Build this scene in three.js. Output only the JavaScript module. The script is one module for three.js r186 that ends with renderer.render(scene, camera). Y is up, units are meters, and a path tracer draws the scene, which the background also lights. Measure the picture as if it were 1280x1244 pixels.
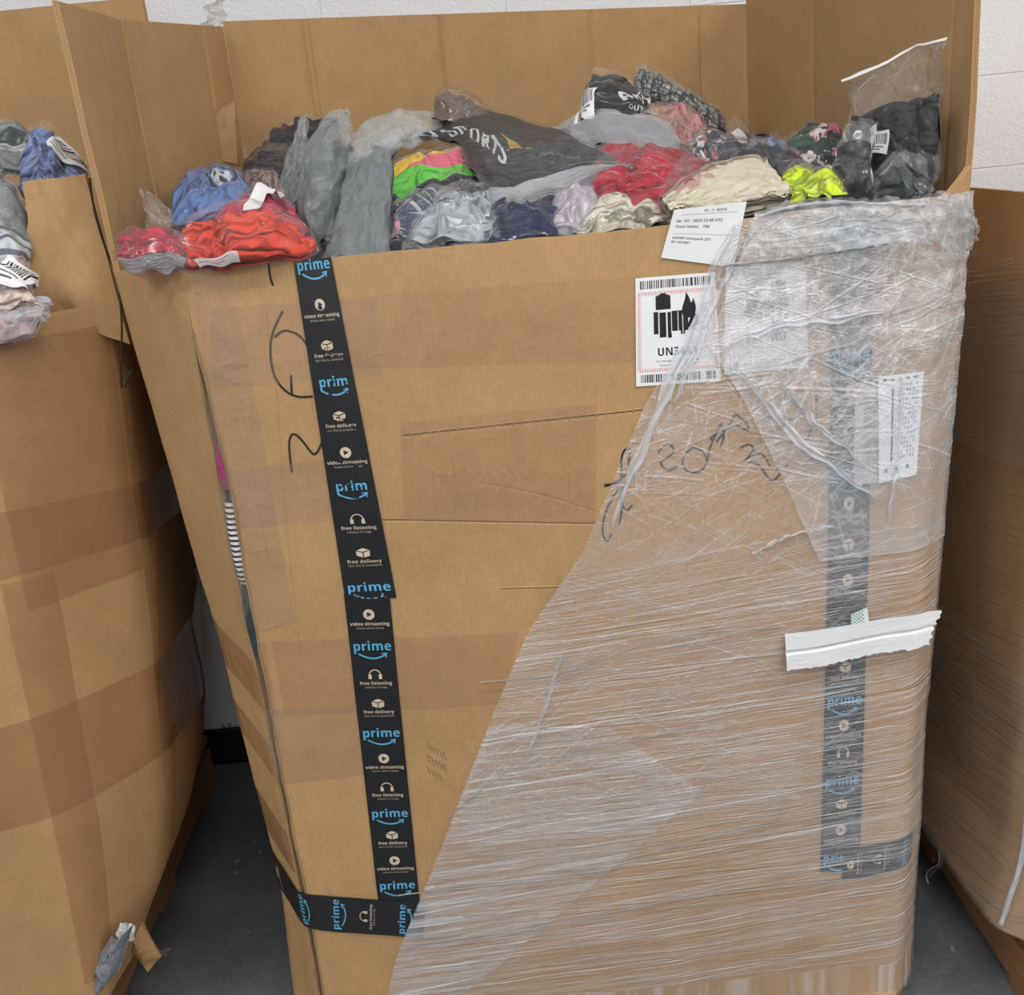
import * as THREE from 'three';
import { ImprovedNoise } from 'three/addons/math/ImprovedNoise.js';
import { mergeGeometries } from 'three/addons/utils/BufferGeometryUtils.js';
import { RectAreaLightUniformsLib } from 'three/addons/lights/RectAreaLightUniformsLib.js';

// ---------------------------------------------------------------- camera, light, exposure
const scene = new THREE.Scene();
const FOCAL = 1300, PITCH = -18.7 * Math.PI / 180, ROLL = -5.6 * Math.PI / 180, EYE = new THREE.Vector3(0, 1.5, 0);
const camera = new THREE.PerspectiveCamera(2 * Math.atan(622 / FOCAL) * 180 / Math.PI, 1280 / 1244, 0.05, 50);
camera.position.copy(EYE);
camera.rotation.order = 'YXZ';
camera.rotation.set(PITCH, 0, ROLL);
camera.updateMatrixWorld(true);
scene.add(camera);
const renderer = new THREE.WebGLRenderer({ antialias: true });
renderer.toneMapping = THREE.LinearToneMapping;
renderer.toneMappingExposure = 1.37;
renderer.shadowMap.enabled = true;
RectAreaLightUniformsLib.init();
const CEILING = 3.3, LAMP_POWER = 31;
const LAMPS = [[-1.8, -.45], [.4, -.45], [2.6, -.45], [-1.8, 1.15], [.4, 1.15], [2.6, 1.15], [-1.8, 2.8], [.4, 2.8], [2.6, 2.8]];

// ---------------------------------------------------------------- helpers
const V = (x, y, z) => new THREE.Vector3(x, y, z);
function rng(seed) { let a = seed >>> 0; return () => { a = (a + 0x6D2B79F5) | 0; let t = Math.imul(a ^ (a >>> 15), 1 | a); t = (t + Math.imul(t ^ (t >>> 7), 61 | t)) ^ t; return ((t ^ (t >>> 14)) >>> 0) / 4294967296; }; }
Math.random = rng(99);
const perlin = new ImprovedNoise();
const noise = (x, y, z = 0) => perlin.noise(x + 31.7, y + 17.3, z + 5.1);
const lerp = (a, b, t) => a + (b - a) * t, clamp = (x, a = 0, b = 1) => Math.min(b, Math.max(a, x));
const smooth = (a, b, x) => { const t = clamp((x - a) / (b - a)); return t * t * (3 - 2 * t); };
function table(pts) { return x => { if (x <= pts[0][0]) return pts[0][1]; for (let i = 1; i < pts.length; i++) if (x <= pts[i][0]) return lerp(pts[i - 1][1], pts[i][1], (x - pts[i - 1][0]) / (pts[i][0] - pts[i - 1][0])); return pts[pts.length - 1][1]; }; }
const camR = V(1, 0, 0).applyQuaternion(camera.quaternion), camU = V(0, 1, 0).applyQuaternion(camera.quaternion), camF = V(0, 0, -1).applyQuaternion(camera.quaternion);
const ray = (x, y) => camF.clone().addScaledVector(camR, (x - 640) / FOCAL).addScaledVector(camU, -(y - 622) / FOCAL);
const atZ = (x, y, z) => { const d = ray(x, y); return EYE.clone().addScaledVector(d, z / d.z); };
const atY = (x, y, h) => { const d = ray(x, y); return EYE.clone().addScaledVector(d, (h - EYE.y) / d.y); };

const taken = {};
function numbered(name) { const n = taken[name] = (taken[name] ?? -1) + 1; return n ? `${name}_${String(n).padStart(3, '0')}` : name; }
function thing(name, label, category, group) { const o = new THREE.Group(); o.name = numbered(name); o.userData = { label, category }; if (group) o.userData.group = group; scene.add(o); return o; }
function part(name, geo, mat, parent, label) {
  const m = new THREE.Mesh(geo, mat); m.name = name; m.castShadow = m.receiveShadow = true; if (label) m.userData.label = label;
  parent.add(m); return m;
}
function structure(name, geo, mat) { const m = part(name, geo, mat, scene); m.userData.kind = 'structure'; return m; }
const box = (w, h, d, x = 0, y = 0, z = 0) => new THREE.BoxGeometry(w, h, d).translate(x, y, z);

// a sheet: fn(u, v) -> Vector3, uvf(u, v) -> [u, v]; us and vs are lists of parameters
const span = (a, b, n) => Array.from({ length: n + 1 }, (_, i) => lerp(a, b, i / n));
function sheet(us, vs, fn, uvf = (u, v) => [u, v]) {
  const p = [], t = [], idx = [], n = us.length;
  for (const v of vs) for (const u of us) { const q = fn(u, v); p.push(q.x, q.y, q.z); t.push(...uvf(u, v)); }
  for (let j = 0; j < vs.length - 1; j++) for (let i = 0; i < n - 1; i++) { const a = j * n + i; idx.push(a, a + 1, a + n + 1, a, a + n + 1, a + n); }
  const g = new THREE.BufferGeometry();
  g.setAttribute('position', new THREE.Float32BufferAttribute(p, 3)); g.setAttribute('uv', new THREE.Float32BufferAttribute(t, 2)); g.setIndex(idx); g.computeVertexNormals();
  return g;
}
// a closed slab between two sheets; material 0 on both faces, 1 on the edges
function slab(us, vs, outer, inner, uvf) {
  const g = [sheet(us, vs, outer, uvf), sheet([...us].reverse(), vs, inner, uvf)];
  const rim = (list, fo, fi) => { let L = 0, prev = null; const at = list.map(k => { const q = fo(k); if (prev) L += q.distanceTo(prev); prev = q; return L; }); return sheet(list.map((_, i) => i), [0, 1], (i, e) => e ? fo(list[i]) : fi(list[i]), (i, e) => [at[i], e]); };
  const top = vs[vs.length - 1], bot = vs[0], l = us[0], r = us[us.length - 1];
  g.push(rim(us, u => inner(u, top), u => outer(u, top)), rim(us, u => outer(u, bot), u => inner(u, bot)), rim(vs, v => outer(l, v), v => inner(l, v)), rim(vs, v => inner(r, v), v => outer(r, v)));
  const faces = mergeGeometries(g.slice(0, 2)), edges = mergeGeometries(g.slice(2));
  const all = mergeGeometries([faces, edges], true);
  return all;
}
function tube(points, radius, seg = 24, sides = 5) {
  const c = new THREE.CatmullRomCurve3(points); const g = new THREE.TubeGeometry(c, seg, radius, sides); return g;
}

// ---------------------------------------------------------------- textures
function canvasTexture(w, h, draw, srgb = true, wrap = false) {
  const c = document.createElement('canvas'); c.width = w; c.height = h; const g = c.getContext('2d'); draw(g, w, h);
  const t = new THREE.CanvasTexture(c); if (srgb) t.colorSpace = THREE.SRGBColorSpace; if (wrap) t.wrapS = t.wrapT = THREE.RepeatWrapping; return t;
}
function dataTexture(n, fn, srgb) {
  const d = new Uint8Array(n * n * 4);
  for (let j = 0; j < n; j++) for (let i = 0; i < n; i++) { const c = fn(i / n, j / n, i, j); const k = (j * n + i) * 4; for (let q = 0; q < 3; q++) d[k + q] = clamp(c[q] ?? c[0], 0, 255); d[k + 3] = 255; }
  const t = new THREE.DataTexture(d, n, n); t.magFilter = THREE.LinearFilter; t.minFilter = THREE.LinearFilter; t.wrapS = t.wrapT = THREE.RepeatWrapping; if (srgb) t.colorSpace = THREE.SRGBColorSpace; t.needsUpdate = true; return t;
}
function lattice(n, seed) { const r = rng(seed), a = Float32Array.from({ length: n * n }, () => r()); return (u, v) => { u *= n; v *= n; const i = Math.floor(u), j = Math.floor(v); let f = u - i, g = v - j; f = f * f * (3 - 2 * f); g = g * g * (3 - 2 * g); const q = (x, y) => a[(((y % n) + n) % n) * n + ((x % n) + n) % n]; return lerp(lerp(q(i, j), q(i + 1, j), f), lerp(q(i, j + 1), q(i + 1, j + 1), f), g); }; }
const L8 = lattice(8, 1), L24 = lattice(24, 2), L64 = lattice(64, 3), L200 = lattice(200, 4), L5 = lattice(5, 6);
const cardTone = (u, v) => (L8(u, v) - .5) * .05 + (L24(u, v) - .5) * .035 + (L64(u, v * .5) - .5) * .03 + (L200(u, v) - .5) * .05;
const CARD = [185, 147, 100];
const cardMap = dataTexture(1024, (u, v) => { const k = 1 + cardTone(u, v); return CARD.map(c => c * k); }, true);
const cardBump = dataTexture(512, (u, v) => [128 + 60 * Math.sin(u * Math.PI * 2 * 64) * .25 + (L64(u, v) - .5) * 50 + (L8(u, v) - .5) * 90]);
const flute = dataTexture(128, (u, v) => { const w = .5 + .32 * Math.sin(u * Math.PI * 2 * 3), d = Math.min(Math.abs(v - w), Math.abs(v - .03), Math.abs(v - .97)); const k = d < .1 ? 1 : .86; return [196 * k, 155 * k, 108 * k]; }, true);
flute.repeat.set(62, 1);
const crinkle = dataTexture(1024, (u, v) => {
  let h = 0, a = 1; for (const [L, k] of [[L5, 1], [L8, .9], [L24, .55], [L64, .2]]) { const x = L(u + .08 * L8(v, u), v + .08 * L24(u, v)); h += k * (1 - Math.abs(2 * x - 1)) ** 2.2; }
  return [255 * clamp(h / 2.4)];
});
const cells = (n, seed) => { const r = rng(seed), a = Array.from({ length: n * n }, () => [r(), r(), (r() - .5) * 2, (r() - .5) * 2]); return (u, v) => { u *= n; v *= n; const i = Math.floor(u), j = Math.floor(v); let f1 = 9, f2 = 9, t = 0; for (let y = -1; y < 2; y++) for (let x = -1; x < 2; x++) { const c = a[(((j + y) % n) + n) % n * n + (((i + x) % n) + n) % n], dx = u - i - x - c[0], dy = v - j - y - c[1], d = Math.hypot(dx, dy); if (d < f1) { f2 = f1; f1 = d; t = dx * c[2] + dy * c[3]; } else if (d < f2) f2 = d; } return [f2 - f1, t]; }; };
const K6 = cells(6, 31), K17 = cells(17, 32);
const crumpled = dataTexture(1024, (u, v) => { const wu = u + .02 * (L8(u, v) - .5), wv = v + .02 * (L8(v, u) - .5), a = K6(wu, wv), b = K17(wu, wv); return [128 + a[1] * 34 + (1 - Math.min(1, a[0] * 9)) * 26 + b[1] * 14 + (1 - Math.min(1, b[0] * 6)) * 10 + ((1 - Math.abs(2 * L5(u, v) - 1)) ** 3 - .4) * 70 + ((1 - Math.abs(2 * L8(v, u) - 1)) ** 3 - .4) * 40 + (L24(u, v) - .5) * 20]; });
const drape = dataTexture(512, (u, v) => { const a = L5(u + .12 * L8(v, u), v + .12 * L5(v, u)), b = L8(u * .7 + .1 * L5(u, v), v * 1.3), c = L24(u, v * .6); return [255 * clamp(.5 * (1 - Math.abs(2 * a - 1)) ** 1.6 + .38 * (1 - Math.abs(2 * b - 1)) ** 2 + .1 * c)]; });
const cloth = dataTexture(512, (u, v) => [128 + 40 * Math.sin((u + v) * Math.PI * 2 * 90) + (L200(u, v) - .5) * 120]);
const fogMap = dataTexture(512, (u, v) => { const x = clamp(.55 + (L8(u, v) - .5) * .5 + (L24(u, v) - .5) * .35); return [255 * x]; });

// ---------------------------------------------------------------- materials
const M = {};
const std = (o) => new THREE.MeshStandardMaterial({ side: THREE.DoubleSide, ...o });
const phys = (o) => new THREE.MeshPhysicalMaterial({ side: THREE.DoubleSide, ...o });
M.card = std({ map: cardMap, roughness: .78, bumpMap: cardBump, bumpScale: .0012 });
M.edge = std({ map: flute, roughness: .95 });
M.torn = std({ color: 0xc9aa80, roughness: 1, bumpMap: crinkle, bumpScale: .004 });
M.wood = std({ map: dataTexture(256, (u, v) => { const k = .85 + .3 * L64(u * .2, v * 2) + .1 * (L24(u, v) - .5); return [150 * k, 108 * k, 70 * k]; }, true), roughness: .9 });
M.paper = std({ color: 0xf2f2f0, roughness: .8, bumpMap: crinkle, bumpScale: .0004 });
M.tape = phys({ color: 0xfaf5ec, transmission: .93, thickness: 0, roughness: .22, ior: 1.45, bumpMap: crinkle, bumpScale: .0018 });
M.tapeFaint = phys({ color: 0xfbf6ee, transmission: .96, thickness: 0, roughness: .2, ior: 1.45, bumpMap: crinkle, bumpScale: .0015 });
M.tapeBrown = phys({ color: 0xf3e9da, transmission: .95, thickness: 0, roughness: .2, ior: 1.45, bumpMap: crinkle, bumpScale: .0015 });

// ---------------------------------------------------------------- the room
const WALL_Z = -2.46;
const floorMap = dataTexture(1024, (u, v) => {
  let k = 108 + (L8(u, v) - .5) * 20 + (L24(u, v) - .5) * 12 + (L200(u, v) - .5) * 14; const chip = L64(u, v) * .5 + L24(v, u) * .3 + L200(u, v) * .2;
  if (chip > .80) return [k + 40, k + 36, k + 26]; if (L24(u + .3, v) * .8 + L64(u, v) * .2 > .88) return [k - 16, k - 20, k - 28];
  return [k - 3, k + 1, k + 2];
}, true);
floorMap.repeat.set(5, 5);
const floorM = std({ map: floorMap, roughness: .42, bumpMap: floorMap, bumpScale: .002 });
const X0 = -4.2, X1 = 3.4, Z1 = 4.6;
structure('floor', box(X1 - X0, .12, Z1 - WALL_Z + .2, (X0 + X1) / 2, -.06, (Z1 + WALL_Z - .2) / 2), floorM);
M.wall = std({ color: 0xf1f2f2, roughness: .6 });
M.wallPaint = std({ color: 0xf3f4f4, roughness: .5, bumpMap: dataTexture(512, (u, v) => [128 + (L200(u, v) - .5) * 150 + (L64(u, v) - .5) * 90]), bumpScale: .0016 });
structure('ceiling', box(X1 - X0 + .4, .12, Z1 - WALL_Z + .4, (X0 + X1) / 2, CEILING + .06, (Z1 + WALL_Z) / 2), M.wall);
structure('wall_left', box(.14, CEILING, Z1 - WALL_Z, X0 - .07, CEILING / 2, (Z1 + WALL_Z) / 2), M.wall);
structure('wall_right', box(.14, CEILING, Z1 - WALL_Z, X1 + .07, CEILING / 2, (Z1 + WALL_Z) / 2), M.wall);
structure('wall_front', box(X1 - X0, CEILING, .14, (X0 + X1) / 2, CEILING / 2, Z1 + .07), M.wall);
const wallBack = structure('wall_back', box(X1 - X0, CEILING, .12, (X0 + X1) / 2, CEILING / 2, WALL_Z - .0655), M.wall);
{
  const shape = new THREE.Shape(); const w = .3952, h = .1957, c = .003;
  shape.moveTo(-w / 2, -h / 2); shape.lineTo(w / 2, -h / 2); shape.lineTo(w / 2, h / 2); shape.lineTo(-w / 2, h / 2);
  const g = new THREE.ExtrudeGeometry(shape, { depth: .006, bevelEnabled: true, bevelThickness: c, bevelSize: c * .7, bevelOffset: -c * .35, bevelSegments: 1 }).translate(0, 0, -.011);
  { const p = g.attributes.position, t = g.attributes.uv; for (let i = 0; i < p.count; i++) t.setXY(i, p.getX(i) * 2.5, p.getY(i) * 2.5); }
  for (let r = 0; r < 11; r++) for (let k = 0; k < 10; k++) { const b = part('block', g, M.wallPaint, wallBack); b.position.set(-1.9 + k * .398 + (r % 2) * .199, .055 + .1 + r * .1985 - .098, WALL_Z); }
}
structure('baseboard_back', box(X1 - X0, .1, .016, (X0 + X1) / 2, .05, WALL_Z + .009), std({ color: 0x111214, roughness: .45 }));
{ // old scuffs on the wall near the floor
  const r = rng(5), t = canvasTexture(128, 128, (g) => { g.clearRect(0, 0, 128, 128); for (let i = 0; i < 60; i++) { g.fillStyle = `rgba(60,58,54,${.2 + .5 * r()})`; g.beginPath(); g.ellipse(64 + (r() - .5) * 70, 64 + (r() - .5) * 90, 2 + r() * 6, 1 + r() * 5, r() * 3, 0, 7); g.fill(); } });
  const p = atZ(286, 925, WALL_Z + .006); part('paint_scuff', new THREE.PlaneGeometry(.09, .11).translate(p.x, p.y + .01, WALL_Z + .0035), std({ map: t, transparent: true, roughness: .8 }), wallBack);
}
// ceiling lamps
M.lampBody = std({ color: 0xf4f4f2, roughness: .4 });
M.diffuser = std({ color: 0xffffff, emissive: 0xfdfcff, emissiveIntensity: 1.6, roughness: .5 });
LAMPS.forEach(([x, z], i) => {
  const where = ['above the bulging torn box', 'above the tall open box', 'above the box in shade', 'over the aisle by the left wall', 'over the middle of the aisle', 'over the aisle by the right wall', 'in the far left corner away from the boxes', 'in the middle away from the boxes', 'in the far right corner away from the boxes'][i];
  const t = thing('ceiling_lamp', `white fluorescent ceiling lamp ${where}`, 'lamp', 'fluorescent ceiling lamps');
  t.position.set(x, CEILING, z);
  part('housing', mergeGeometries([box(1.3, .07, .03, 0, -.035, -.165), box(1.3, .07, .03, 0, -.035, .165), box(.03, .07, .3, -.635, -.035, 0), box(.03, .07, .3, .635, -.035, 0)]), M.lampBody, t);
  part('diffuser', box(1.24, .03, .12, 0, -.06, 0), M.diffuser, t); part('reflector', box(1.24, .01, .3, 0, -.03, 0), M.lampBody, t);
  const l = new THREE.RectAreaLight(0xfdfcff, LAMP_POWER, 1.24, .12); l.position.set(0, -.08, 0); l.rotation.x = -Math.PI / 2; l.castShadow = true; t.add(l);
});

// ---------------------------------------------------------------- octagonal cardboard pallet boxes
const YB = .06;
class Wall { // outline points as functions of height, walked so that outside lies to the right hand of the walker seen from above
  constructor(points, round = .018) { this.points = points; this.round = round; this.s = [0]; for (let i = 1; i < points.length; i++) { const a = points[i - 1](1), b = points[i](1); this.s.push(this.s[i - 1] + Math.hypot(b[0] - a[0], b[1] - a[1])); } this.bulge = () => 0; }
  raw(s, y) { const S = this.s; let i = 1; while (i < S.length - 1 && s > S[i]) i++; const a = this.points[i - 1](y), b = this.points[i](y), t = (s - S[i - 1]) / (S[i] - S[i - 1]); return [lerp(a[0], b[0], t), lerp(a[1], b[1], t)]; }
  xz(s, y) { const r = this.round; let x = 0, z = 0; for (let k = -2; k <= 2; k++) { const q = this.raw(s + k * r / 2, y); x += q[0] / 5; z += q[1] / 5; } return [x, z]; }
  at(s, y, off = 0) { const a = this.xz(s - .006, y), b = this.xz(s + .006, y), p = this.xz(s, y); let tx = b[0] - a[0], tz = b[1] - a[1]; const l = Math.hypot(tx, tz) || 1; tx /= l; tz /= l; const o = off + this.bulge(s, y); return V(p[0] - tz * o, y, p[1] + tx * o); }
}
const fix = (x, z) => () => [x, z];
const cornerX = table([[.1, -.470], [.27, -.462], [.39, -.465], [.5, -.470], [.75, -.486], [.9, -.502], [1.23, -.527], [1.38, -.540], [1.8, -.545]]);
const cornerZ = table([[.1, -1.47], [.5, -1.50], [.9, -1.52], [1.38, -1.53]]);
const rcX = table([[.1, .622], [.55, .632], [.8, .642], [1.15, .658], [1.38, .668], [1.8, .675]]);
const main = new Wall([fix(-.49, -2.30), fix(-.583, -1.93), y => [cornerX(y), cornerZ(y)], fix(-.404, -1.40), y => [lerp(.575, .587, clamp(y)), -1.40], y => [rcX(y), -1.455], y => [lerp(.62, .65, clamp(y)), -2.10], fix(.59, -2.36), fix(-.49, -2.30)]);
const MS = main.s, SF = MS[3], FW = MS[4] - MS[3];
main.bulge = (s, y) => { const t = (s - SF) / FW; const low = Math.sin(Math.PI * clamp((y - .1) / 1.28)); if (s > MS[6]) return .004 * noise(s * 3, y * 3, 8); return (t > 0 && t < 1 ? .014 * Math.sin(Math.PI * t) * low : 0) + .0035 * noise(s * 5, y * 4, 2) + .0015 * noise(s * 14, y * 11, 4); };
// pixel on the front wall -> [s from the front's left edge, height]
function front(px, py) { let z = -1.4, p; for (let k = 0; k < 4; k++) { p = atZ(px, py, z); z = main.at(SF + (p.x + .404) / .991 * FW, p.y).z; } return [(p.x + .404) / .991 * FW, p.y]; }
const onFront = (s, y, off) => main.at(SF + s, y, off);

const cuts = (a, b, n, creases) => [...new Set([...span(a, b, n), ...creases.flatMap(c => [c - .006, c - .003, c, c + .003, c + .006])])].filter(x => x >= a && x <= b).sort((p, q) => p - q);
function panel(wall, name, s0, s1, top, parent, o = {}) {
  const { n = 24, rows = 30, bottom = YB, creases = [], mat = M.card, thick = .008, left = () => 0, right = () => 0, uvf } = o;
  const groove = s => creases.reduce((a, c) => a + .0045 * Math.exp(-(((s - c) / .0035) ** 2)), 0);
  const us = cuts(s0, s1, n, creases), vs = span(0, 1, rows);
  const S = (s, y) => { const t = (s - s0) / (s1 - s0); return lerp(s0 + left(y), s1 - right(y), t); };
  const Y = (s, v) => lerp(bottom, top(s), v);
  const outer = (s, v) => { const y = Y(s, v); return wall.at(S(s, y), y, groove(s)); };
  const inner = (s, v) => { const y = Y(s, v); return wall.at(S(s, y), y, -thick + groove(s)); };
  return part(name, slab(us, vs, outer, inner, uvf ? (s, v) => uvf(S(s, Y(s, v)), Y(s, v)) : (s, v) => [s * 1.3, Y(s, v) * 1.3]), [mat, M.edge], parent);
}
// a patch stuck on a wall: corners in (s, y)
function sticker(wall, name, q, mat, parent, o = {}) { // q: top-left, top-right, bottom-right, bottom-left
  const { nu = 6, nv = 10, off = .0008, thick = .0005, lift = () => 0, label, tile } = o;
  const P = (u, v, e) => { const s = lerp(lerp(q[3][0], q[2][0], u), lerp(q[0][0], q[1][0], u), v), y = lerp(lerp(q[3][1], q[2][1], u), lerp(q[0][1], q[1][1], u), v); return wall.at(s, y, off + e + lift(u, v)); };
  const us = span(0, 1, nu), vs = span(0, 1, nv);
  const uvf = tile ? (u, v) => { const s = lerp(q[0][0], q[1][0], u), y = lerp(q[3][1], q[0][1], v); return [s * tile, y * tile]; } : undefined;
  const g = thick ? mergeGeometries([slab(us, vs, (u, v) => P(u, v, thick), (u, v) => P(u, v, 0), uvf)]) : sheet(us, vs, (u, v) => P(u, v, 0), uvf);
  return part(name, g, mat, parent, label);
}
const onMain = ([s, y]) => [SF + s, y];
const stickFront = (name, px, mat, parent, o) => sticker(main, name, px.map(p => onMain(front(...p))), mat, parent, o);

// --- artwork for the front of the middle box: cardboard with marker strokes, dents and slits
function pen(g, w, h) { // strokes given by photo positions on the front wall
  const C = (px, py) => { const [s, y] = front(px, py); return [s / FW * w, (1 - (y - YB) / 1.34) * h]; };
  const line = (pts, width, color) => { g.strokeStyle = color; g.lineWidth = width; g.lineCap = g.lineJoin = 'round'; g.beginPath(); const P = pts.map(p => C(...p)); g.moveTo(...P[0]); for (let i = 1; i < P.length - 1; i++) { const m = [(P[i][0] + P[i + 1][0]) / 2, (P[i][1] + P[i + 1][1]) / 2]; g.quadraticCurveTo(...P[i], ...m); } g.lineTo(...P[P.length - 1]); g.stroke(); };
  const dash = (a, b, n, width, color) => { for (let i = 0; i < n; i++) { const t = i / n, e = t + .62 / n; line([[lerp(a[0], b[0], t), lerp(a[1], b[1], t)], [lerp(a[0], b[0], e), lerp(a[1], b[1], e)]], width, color); } };
  return { line, dash };
}
const frontTexture = canvasTexture(1640, 2048, (g, w, h) => {
  const im = g.createImageData(w, h);
  for (let j = 0; j < h; j++) for (let i = 0; i < w; i++) { const u = i / w, v = j / h * 1.25, k = 1 + cardTone(u, v) + .03 * (L5(u * .7, v * .6) - .5); const q = (j * w + i) * 4; im.data[q] = CARD[0] * k; im.data[q + 1] = CARD[1] * k; im.data[q + 2] = CARD[2] * k; im.data[q + 3] = 255; }
  g.putImageData(im, 0, 0);
  const { line } = pen(g, w, h);
  const ink = '#26211d';
  line([[336, 330], [337, 345], [341, 356]], 5, ink);
  line([[353, 390], [342, 410], [337, 435], [340, 465], [352, 486], [370, 497], [390, 496]], 5, ink);
  line([[344, 421], [352, 413], [363, 414], [376, 420], [384, 432]], 5, ink); line([[364, 470], [364, 482], [365, 494]], 5, ink);
  line([[365, 590], [362, 570], [361, 550], [366, 541], [376, 548], [388, 565], [394, 570], [402, 556], [403, 548]], 5, ink);
  // the long note on the right
  const S = 4.6;
  line([[757, 606], [772, 606], [778, 598], [776, 580], [779, 562], [790, 560], [784, 580], [790, 590], [792, 594]], S, ink);
  line([[756, 608], [770, 605], [786, 590], [796, 593], [780, 606], [774, 622], [778, 640], [774, 655]], S, ink);
  line([[774, 610], [760, 630], [753, 655], [754, 672], [760, 678], [764, 668]], S, ink); line([[778, 610], [776, 630], [783, 640], [790, 632]], S, ink);
  line([[823, 566], [830, 556], [840, 556], [843, 566], [832, 574], [824, 578], [834, 590], [846, 584]], S, ink);
  line([[866, 560], [856, 566], [852, 580], [860, 592], [876, 590], [885, 578], [880, 564], [868, 560]], S, ink);
  line([[888, 550], [898, 535], [902, 528], [906, 545], [900, 560]], S, ink); line([[896, 552], [915, 528], [918, 516], [926, 522], [936, 532], [936, 540], [918, 530]], S, ink); line([[902, 530], [888, 555], [884, 575]], S, ink);
  line([[926, 560], [936, 553], [944, 562], [934, 572], [930, 576], [940, 570], [952, 566], [958, 574], [962, 582]], S, ink); line([[932, 578], [946, 576], [960, 598], [968, 602], [976, 590], [984, 580]], S, ink);
  line([[962, 458], [972, 466], [980, 466], [990, 448], [1000, 448], [1008, 458], [998, 470], [984, 462]], S, ink); line([[982, 498], [988, 504], [998, 500]], S, ink);
  line([[1020, 494], [1022, 510], [1018, 530], [1010, 545], [1009, 560], [1016, 576], [1030, 578], [1040, 566], [1046, 550], [1060, 540], [1060, 512]], S, ink);
  line([[1008, 574], [1020, 578], [1034, 570]], S, ink); line([[978, 520], [984, 526], [996, 522]], S, ink);
});
const frontRelief = canvasTexture(1640, 2048, (g, w, h) => { // flutes, pressed creases, a perforated line
  const im = g.createImageData(w, h);
  for (let j = 0; j < h; j++) for (let i = 0; i < w; i++) { const u = i / w, v = j / h * 1.25, k = 150 + 9 * Math.sin(i * .5) + (L64(u, v) - .5) * 34 + (L200(u, v) - .5) * 14, q = (j * w + i) * 4; im.data[q] = im.data[q + 1] = im.data[q + 2] = k; im.data[q + 3] = 255; }
  g.putImageData(im, 0, 0);
  const { line, dash } = pen(g, w, h), low = 'rgb(0,0,0)', high = 'rgb(255,255,255)', soft = 'rgba(0,0,0,.45)';
  dash([505, 546], [806, 514], 26, 6, low); dash([505, 543], [806, 511], 26, 3, high);
  line([[420, 652], [490, 650], [600, 653], [745, 655]], 4, low); dash([628, 735], [712, 733], 18, 4, high);
  line([[600, 604], [680, 618], [745, 640]], 4, soft); line([[330, 385], [345, 480], [352, 600], [372, 800], [395, 960]], 5, soft); line([[300, 500], [335, 700]], 4, soft);
  for (let i = 0; i < 44; i++) line([[540 + i * 4.6, 590 + (i % 3) * 3], [541 + i * 4.6, 632 + (i * 7 % 11)]], 4, soft);
  for (let i = 0; i < 14; i++) line([[535 + (i % 5) * 5, 930 + i * 3], [538 + (i % 5) * 5, 938 + i * 3]], 3, low);
}, false);
M.frontCard = std({ map: frontTexture, roughness: .76, bumpMap: frontRelief, bumpScale: .0028 });

// --- the box in the middle
const midBox = thing('pallet_box', 'tall octagonal cardboard box with black printed tape and clear wrap, full of bagged clothes', 'box', 'cardboard pallet boxes');
const seam = table([[.14, .004], [.3, .006], [.6, .004], [.75, .006], [.95, .009], [1.05, .011], [1.15, .006], [1.25, .002], [1.34, 0]]);
const frontTop = s => 1.381 + .003 * noise((s - SF) * 6, 2.2) + .002 * noise(s * 24, 7.2);
const frontPanel = panel(main, 'front_panel', MS[3], MS[4], frontTop, midBox, { n: 60, rows: 60, mat: M.frontCard, left: seam, uvf: (s, y) => [(s - SF) / FW, (y - YB) / 1.34] }); frontPanel.userData.label = 'front panel of brown cardboard scribbled with black marker';
panel(main, 'corner_panel', MS[2], MS[3], s => 1.381 + .002 * noise(s * 20, 3) , midBox, { n: 10, rows: 40, right: seam });
panel(main, 'corner_panel', MS[4], MS[5], s => 1.381 + .034 * smooth(MS[4] + .02, MS[5], s), midBox, { n: 10, rows: 30 });
panel(main, 'side_panel', MS[1], MS[2], s => lerp(1.757, 1.735, (s - MS[1]) / (MS[2] - MS[1])), midBox, { n: 20, rows: 40, creases: [MS[1] + .004] });
panel(main, 'side_panel', MS[0] + .006, MS[1], s => lerp(1.775, 1.757, (s - MS[0]) / (MS[1] - MS[0])), midBox, { n: 20, rows: 30, creases: [lerp(MS[1], MS[0], .745)] });
panel(main, 'side_panel', MS[5], MS[6], s => 1.79, midBox, { n: 20, rows: 30, creases: [lerp(MS[5], MS[6], .12), MS[6] - .004] });
panel(main, 'corner_panel', MS[6], MS[7], s => 1.77, midBox, { n: 10, rows: 20 });
{
  const L = MS[8] - MS[7], back = px => { const d = ray(px, 60), k = d.x / d.z; /* x = k z on the line from (.59,-2.36) to (-.49,-2.30) */ let t = 0; for (let i = 0; i < 30; i++) { const z = lerp(-2.36, -2.30, t); t = (.59 - k * z) / 1.08; } return MS[7] + t * L; };
  panel(main, 'back_panel', MS[7], MS[8] - .006, s => lerp(1.728, 1.785, (s - MS[7]) / L), midBox, { n: 40, rows: 24, creases: [380, 388, 552, 738, 875].map(back) });
}
panel(main, 'box_floor', 0, .01, () => YB + .01, midBox, { n: 1, rows: 1 }); midBox.children[midBox.children.length - 1].geometry = (() => { const sh = new THREE.Shape(main.points.slice(0, 8).map(f => { const q = f(.15); return new THREE.Vector2(q[0] * .985, -q[1] * .995); })); return new THREE.ExtrudeGeometry(sh, { depth: .008, bevelEnabled: false }).rotateX(-Math.PI / 2).translate(0, YB, 0); })();
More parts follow.
